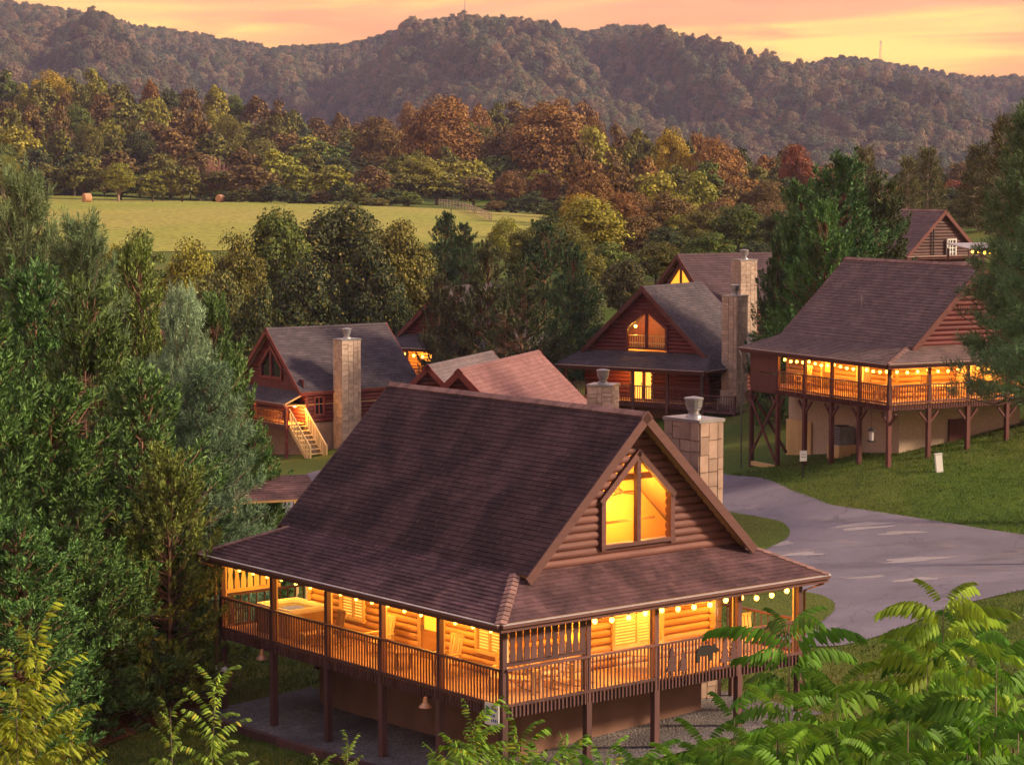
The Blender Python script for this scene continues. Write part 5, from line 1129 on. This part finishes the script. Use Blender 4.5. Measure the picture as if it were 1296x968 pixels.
for px, yt, d, nf, spr, lb, col, stm in [(1195, 728, 22, 20, .5, 'tallest sumac with pale tip in front of the driveway', SG3, 1), (1000, 762, 23, 16, .4, 'sumac top rising before the end of the railing', SG2, 1), (985, 862, 20.5, 22, .6, 'broad sumac covering the end of the deck', SG, 2), (1060, 832, 20, 24, .6, 'sumac with large drooping fronds below the driveway edge', SG, 2),
    (1262, 800, 20, 22, .6, 'sumac leaning at the lawn side of the driveway', SG2, 2), (1150, 868, 19, 24, .7, 'low leafy sumac under the tallest one', SG2, 2), (895, 905, 22, 20, .6, 'sumac in front of the gravel beneath the deck', SG2, 2), (1010, 905, 18, 24, .7, 'bright sumac with big fronds in the lower thicket', SG, 2), (1290, 880, 18, 20, .6, 'dark sumac at the thicket end by the lawn', SG2, 2), (1225, 905, 18.5, 22, .6, 'sumac filling the thicket below the driveway corner', SG2, 2),
    (815, 935, 22, 18, .6, 'sumac in front of the second front deck post', SG2, 2), (920, 935, 18, 20, .6, 'low sumac under the broad one', SG2, 2), (1100, 940, 17.5, 22, .7, 'lowest sumac with glossy fronds', SG, 2),
    (930, 868, 21.5, 20, .6, 'sumac whose fronds touch the bear cut-out railing', SG2, 2), (1035, 870, 21, 22, .6, 'sumac filling between the two broad ones', SG, 2), (1110, 858, 22, 20, .6, 'sumac behind the large drooping fronds', SG2, 2), (1175, 800, 21, 22, .5, 'leafy sumac close beside the tallest one', SG, 2), (1230, 775, 23, 18, .5, 'slim sumac right behind the tallest one', SG2, 1), (1285, 830, 21, 20, .5, 'sumac at the lawn edge of the thicket', SG, 2), (1065, 915, 19.5, 22, .6, 'sumac low in the middle of the thicket', SG3, 2), (960, 905, 19.5, 22, .6, 'sumac spreading over the gravel corner', SG, 2), (865, 925, 20.5, 20, .6, 'sumac before the last front deck post', SG, 2), (1170, 930, 17.5, 22, .6, 'broad low sumac at the thicket bottom', SG, 2), (1255, 950, 17, 20, .6, 'shaded low sumac at the thicket bottom', SG2, 2), (1140, 905, 20, 20, .6, 'pale-tipped sumac deep in the thicket', SG3, 2), (770, 950, 20, 16, .5, 'small sumac starting the thicket', SG2, 2), (985, 950, 17, 22, .6, 'big-leaved sumac low before the deck corner', SG3, 2)]:
    sumac(px, yt, d, int(nf * 2.7), spr * 1.1, lb, col, stm + 1 if stm > 1 else 1, 1.22)
def twig_mesh(seed, n=13, ln=.72, leaf=.19, wd=.045):
    r_ = random.Random(seed); V = []; F = []; p = Vector((0, 0, 0)); d = Vector((1, 0, .55)).normalized(); line = []
    for i in range(n + 1):
        line.append((*p, .007 * (1 - .7 * i / n)))
        for k in range(2):
            a_ = r_.uniform(0, 6.28); ax = d * .5 + Vector((0, math.cos(a_), math.sin(a_) * .4 - .35)) * .8; v, f = leaf_verts(p, ax, Vector((r_.gauss(0, .3), r_.gauss(0, .3), 1)), leaf * r_.uniform(.7, 1.15) * (1.1 - .4 * i / n), wd, 2.4 * r_.uniform(.6, 1.3)); b = len(V); V += v; F += [tuple(q + b for q in x) for x in f]
        d = (d + Vector((r_.gauss(0, .05), r_.gauss(0, .06), r_.gauss(-.07, .05)))).normalized(); p = p + d * ln / n
    return pymesh('leafy_twig', V, F, M['leaf_sap'], True)
TW = [twig_mesh(s) for s in range(5)]
def sapling(px, ytop, d, nt_, label, col, spread=.55, sc=1.0, lean=0):
    t_ = at(px, ytop, d); z0 = gz(t_.x, t_.y); o = empty('sapling', (t_.x, t_.y, z0)); tag(o, label, 'sapling'); h = t_.z - z0 - .2; L = [[(-lean, 0, -.2, .03), (-lean * .4, 0, h * .5, .016), (0, 0, h, .003)]]
    for i in range(nt_):
        f_ = i / nt_; z = h - f_ * min(h * .8, 2.2 * sc); a_ = i * 2.4 + random.uniform(-.4, .4); el = R((58 if i < 3 else 34) - 26 * f_ + random.uniform(-8, 8)); x = -lean * (1 - z / h)
        tw = link('leafy_twig', random.choice(TW), o, (x, 0, z - .1), (random.uniform(-.4, .4), -el, a_), [sc * random.uniform(.6, 1.05) * (.55 + .5 * f_)] * 3); v_ = random.uniform(.75, 1.25); tw.color = (col[0] * v_, col[1] * v_, col[2] * v_, 1)
    link('stem', tube_mesh('stem', L, M['bark'], 6), o)
SY, SP = (.30, .36, .025), (.22, .34, .045)
for px, yt, d, n, lb, col, sc, ln in [(45, 782, 20, 22, 'yellowing sapling reaching over the mulch bed', SY, 1.0, .1), (20, 850, 19, 26, 'dense yellow-green sapling below the yellowing one', SY, 1.1, 0), (90, 880, 20, 16, 'yellow-flecked sapling at the edge of the mulch', SY, .8, 0), (272, 838, 22, 15, 'pale green sapling with drooping leaves before the gravel bed', SP, .85, .25), (215, 868, 22, 10, 'thin pale sapling beside the drooping one', SP, .7, -.1),
    (440, 915, 22, 12, 'small pale sapling in front of a deck post', SP, .7, .2), (402, 940, 21, 10, 'low pale sapling by the timber edging', SP, .7, 0), (600, 888, 21.5, 22, 'bushy green sapling in front of the porch corner', (0.18, 0.32, .025), .9, 0), (655, 905, 21, 22, 'leafy sapling below the corner sign', (0.16, 0.30, .025), .9, 0), (560, 935, 20.5, 16, 'low sapling left of the corner post', (0.19, 0.32, .025), .8, 0),
    (715, 918, 21, 20, 'green sapling in front of the first deck bay', (0.15, 0.29, .025), .9, 0), (765, 930, 20.5, 18, 'dense low sapling in front of the foundation', (0.14, 0.29, .025), .9, 0), (585, 918, 19, 26, 'dense green sapling whose tips touch the corner sign', (0.18, 0.34, .025), 1., 0), (690, 940, 19, 26, 'dense low green sapling before the first deck post', (0.15, 0.30, .025), 1., 0), (640, 945, 18.5, 24, 'low bushy sapling under the porch corner', (0.18, 0.34, .025), 1., 0), (745, 955, 18.5, 24, 'low bushy sapling before the stucco foundation', (0.14, 0.29, .025), 1., 0), (800, 950, 18.5, 24, 'low bushy sapling at the start of the sumacs', (0.14, 0.29, .025), 1., 0), (525, 960, 19, 14, 'low pale sapling before the last railing bay', (0.19, 0.32, .025), .8, 0), (300, 950, 20, 8, 'tiny pale sapling near the timber edging end', SP, .6, 0), (845, 945, 20, 18, 'low sapling among the sumacs', (0.14, 0.27, .025), .9, 0)]:
    sapling(px, yt, d, int(n * 2.8), lb, col, sc=sc * 1.25, lean=ln)

# ------------------------------------------------------------------ grass on the near lawns
def inside(P, poly):
    r_ = np.zeros(len(P), bool); j = len(poly) - 1
    for i in range(len(poly)):
        xi, yi = poly[i]; xj, yj = poly[j]; cnd = ((yi > P[:, 1]) != (yj > P[:, 1])) & (P[:, 0] < (xj - xi) * (P[:, 1] - yi) / (yj - yi + 1e-12) + xi); r_ ^= cnd; j = i
    return r_
gp_ = np.concatenate([np.stack([rng.uniform(6, 36, 90000), rng.uniform(60, 116, 90000)], -1), np.stack([rng.uniform(-17, 4, 32000), rng.uniform(58, 82, 32000)], -1)])
pxs = 648 + gp_[:, 0] / gp_[:, 1] * FPX; ok = (pxs > -20) & (pxs < 1320)
bad = np.zeros(len(gp_), bool)
for nm in ('driveway', 'gravel_bed', 'mulch_bed'):
    for q in POLY[nm]: bad |= inside(gp_, q)
isl = np.zeros(len(gp_), bool)
for q in POLY['lawn_island']: isl |= inside(gp_, q)
for cb, x0, x1, y0, y1 in ((MAIN, 0, 12.8, 0, 15.6), (RC, 2.8, 13, 2.8, 12.4)):
    loc = (gp_ - np.array(cb.o.location[:2])) @ np.array([[math.cos(cb.yaw), -math.sin(cb.yaw)], [math.sin(cb.yaw), math.cos(cb.yaw)]]); bad |= (loc[:, 0] > x0) & (loc[:, 0] < x1) & (loc[:, 1] > y0) & (loc[:, 1] < y1)
gp_ = gp_[ok & (~bad | isl)]; gz_ = ground(gp_[:, 0], gp_[:, 1]) + np.where((isl | True)[:len(gp_)] if False else 0, 0, .02)
B3 = np.repeat(np.concatenate([gp_, gz_[:, None]], 1), 3, 0) + rng.normal(size=(len(gp_) * 3, 3)) * np.array([.10, .10, .0]); dd_ = unitv(rng.normal(size=B3.shape) * .45 + np.array([0, 0, 1])); hl = rng.uniform(.05, .15, len(B3))
sd_ = unitv(np.cross(dd_, rdir(len(B3)))) * .014; tv = np.stack([B3 - sd_, B3 + sd_, B3 + dd_ * hl[:, None]], 1).reshape(-1, 3)
M['grass'] = leafmat('grass_blade', (.075, .135, .015), .5, .2, (.18, .155, .03), (.22, .15, .05))
tag(link('grass', npmesh('grass', tv, np.arange(len(tv)).reshape(-1, 3), M['grass'])), 'short mown lawn grass around the driveway and cabins', 'grass', kind='stuff')

# ------------------------------------------------------------------ mountains
rx = np.array([-200, 0, 60, 120, 170, 250, 300, 345, 380, 440, 480, 520, 560, 640, 690, 740, 775, 815, 870, 930, 985, 1030, 1065, 1110, 1160, 1230, 1296, 1500]); ry = np.array([-30, -8, 0, 9, 21, 33, 43, 51, 49, 49, 40, 27, 18, 16, 28, 34, 24, 26, 49, 74, 82, 74, 66, 70, 80, 92, 88, 70])
DM = 2600.
X1 = np.linspace(-1250, 1250, 360); Y1 = np.concatenate([np.linspace(1150, 2700, 250), np.linspace(2715, 3300, 30)]); MX, MY = np.meshgrid(X1, Y1)
MX = MX * (MY / 2600) ** .6
ang = 648 + MX / MY * FPX; crest = HC + (223.5 - np.interp(ang, rx, ry)) * DM / FPX - 23
tt = np.clip((MY - 1350) / (DM - 1350), 0, None); prof = np.where(tt < 1, smooth(-.1, 1.08, tt) / smooth(-.1, 1.08, np.array(1.)), 1 - (tt - 1) * .9)
rid = np.abs(fbm(MX * .0045 + MY * .0009, MY * .0011, 4, 21) * 2 - 1.0); rid = 1 - np.clip(rid * 3.2, 0, 1)
bell = np.sin(np.clip(tt, 0, 1) * math.pi) ** .8 * (1 - .9 * smooth(.5, .92, tt))
MZ = crest * prof + (rid - .45) * 85 * bell + (fbm(MX * .012, MY * .012, 4, 5) - .47) * 34 * np.clip(bell + .12, 0, 1)
sx = MX - (-420 + (MY - 1750) * .0); spur = 92 * np.exp(-((MY - 1750 - .25 * (MX + 400)) / 190) ** 2) * smooth(-20, -480, MX); MZ = np.maximum(MZ, spur * 1.0 + (fbm(MX * .01, MY * .01, 3, 9) - .5) * 20 * (spur > 5))
mt = link('mountains', grid_mesh('mountains', MX, MY, MZ, M['soil'])); tag(mt, kind='structure')
ng = bpy.data.node_groups.new('woods_scatter', 'GeometryNodeTree'); ng.interface.new_socket('Geometry', in_out='INPUT', socket_type='NodeSocketGeometry'); ng.interface.new_socket('Geometry', in_out='OUTPUT', socket_type='NodeSocketGeometry')
gi = ng.nodes.new('NodeGroupInput'); go = ng.nodes.new('NodeGroupOutput'); GL = ng.links
dp = ng.nodes.new('GeometryNodeDistributePointsOnFaces'); dp.inputs['Density'].default_value = .0125; GL.new(gi.outputs[0], dp.inputs['Mesh'])
ip = ng.nodes.new('GeometryNodeInstanceOnPoints'); GL.new(dp.outputs['Points'], ip.inputs['Points'])
jg = ng.nodes.new('GeometryNodeJoinGeometry'); crowns = []
for o in COL.objects:
    if o.type == 'MESH' and o.name.startswith('crown') and o.data in [VAR['far%d' % i][0] for i in range(4)] and o.data not in [q.data for q in crowns]: crowns.append(o)
for o in crowns:
    oi = ng.nodes.new('GeometryNodeObjectInfo'); oi.inputs['Object'].default_value = o; oi.inputs['As Instance'].default_value = True; GL.new(oi.outputs['Geometry'], jg.inputs[0])
GL.new(jg.outputs[0], ip.inputs['Instance']); ip.inputs['Pick Instance'].default_value = True
rv = ng.nodes.new('FunctionNodeRandomValue'); rv.data_type = 'FLOAT_VECTOR'; rv.inputs[0].default_value = (9, 9, 9); rv.inputs[1].default_value = (17, 17, 19); GL.new(rv.outputs[0], ip.inputs['Scale'])
rr = ng.nodes.new('FunctionNodeRandomValue'); rr.data_type = 'FLOAT_VECTOR'; rr.inputs[1].default_value = (.15, .15, 6.28); GL.new(rr.outputs[0], ip.inputs['Rotation'])
sm = ng.nodes.new('GeometryNodeSetMaterial'); sm.inputs['Material'].default_value = M['canopy']; GL.new(ip.outputs[0], sm.inputs[0]); GL.new(sm.outputs[0], go.inputs[0])
keep = (MY < 2680) & (np.abs(MX) < MY * .25 + 60)
wd_ = link('mountain_woods', grid_mesh('mountain_woods', MX[:250], MY[:250], MZ[:250] - 2, M['canopy'])); tag(wd_, 'hazy mauve-brown forest covering the mountain slopes', 'woods', kind='stuff')
md = wd_.modifiers.new('scatter', 'NODES'); md.node_group = ng
for px, yb, yt, lb, lat in ((588, 18, -4, 'thin radio mast on the highest mountain crest', False), (1114, 72, 52, 'lattice radio tower on the lower mountain crest', True)):
    b_ = at(px, yb, 2600); h = (yb - yt) * 2600 / FPX; o = empty('radio_mast', (b_.x, b_.y, b_.z - 8)); tag(o, lb, 'mast')
    wl_ = 1.3 if lat else .5
    for k in range(3): a_ = k * 2.094; beam('leg', (wl_ * math.cos(a_), wl_ * math.sin(a_), 0), (wl_ * .5 * math.cos(a_), wl_ * .5 * math.sin(a_), h + 8), .35, .35, M['metal_edge'], o)
    for j in range(8):
        z = 1 + j * (h + 6) / 8; q = wl_ * (1 - .5 * z / (h + 8))
        for k in range(3): a_, b2 = k * 2.094, (k + 1) * 2.094; beam('brace', (q * math.cos(a_), q * math.sin(a_), z), (q * math.cos(b2), q * math.sin(b2), z + 1.5), .2, .2, M['metal_edge'], o)
    if lat: 
        for z in (.75, .9): box('antenna', (1.0, 0, 8 + h * z), (1.2, .8, 2.0), M['white_paint'], o)

# ------------------------------------------------------------------ haze
hz = NT('haze_air'); pv_ = hz.n('ShaderNodeVolumePrincipled'); pv_.inputs['Color'].default_value = (.66, .64, 1.0, 1); pv_.inputs['Density'].default_value = .0001; pv_.inputs['Anisotropy'].default_value = .1
hz.t.nodes.remove(hz.b); hz.l(pv_.outputs[0], hz.o.inputs['Volume'])
bz = link('haze', unit('box', hz.m), None, (0, 1600, 115), (0, 0, 0), (3800, 3700, 330)); tag(bz, kind='stuff')
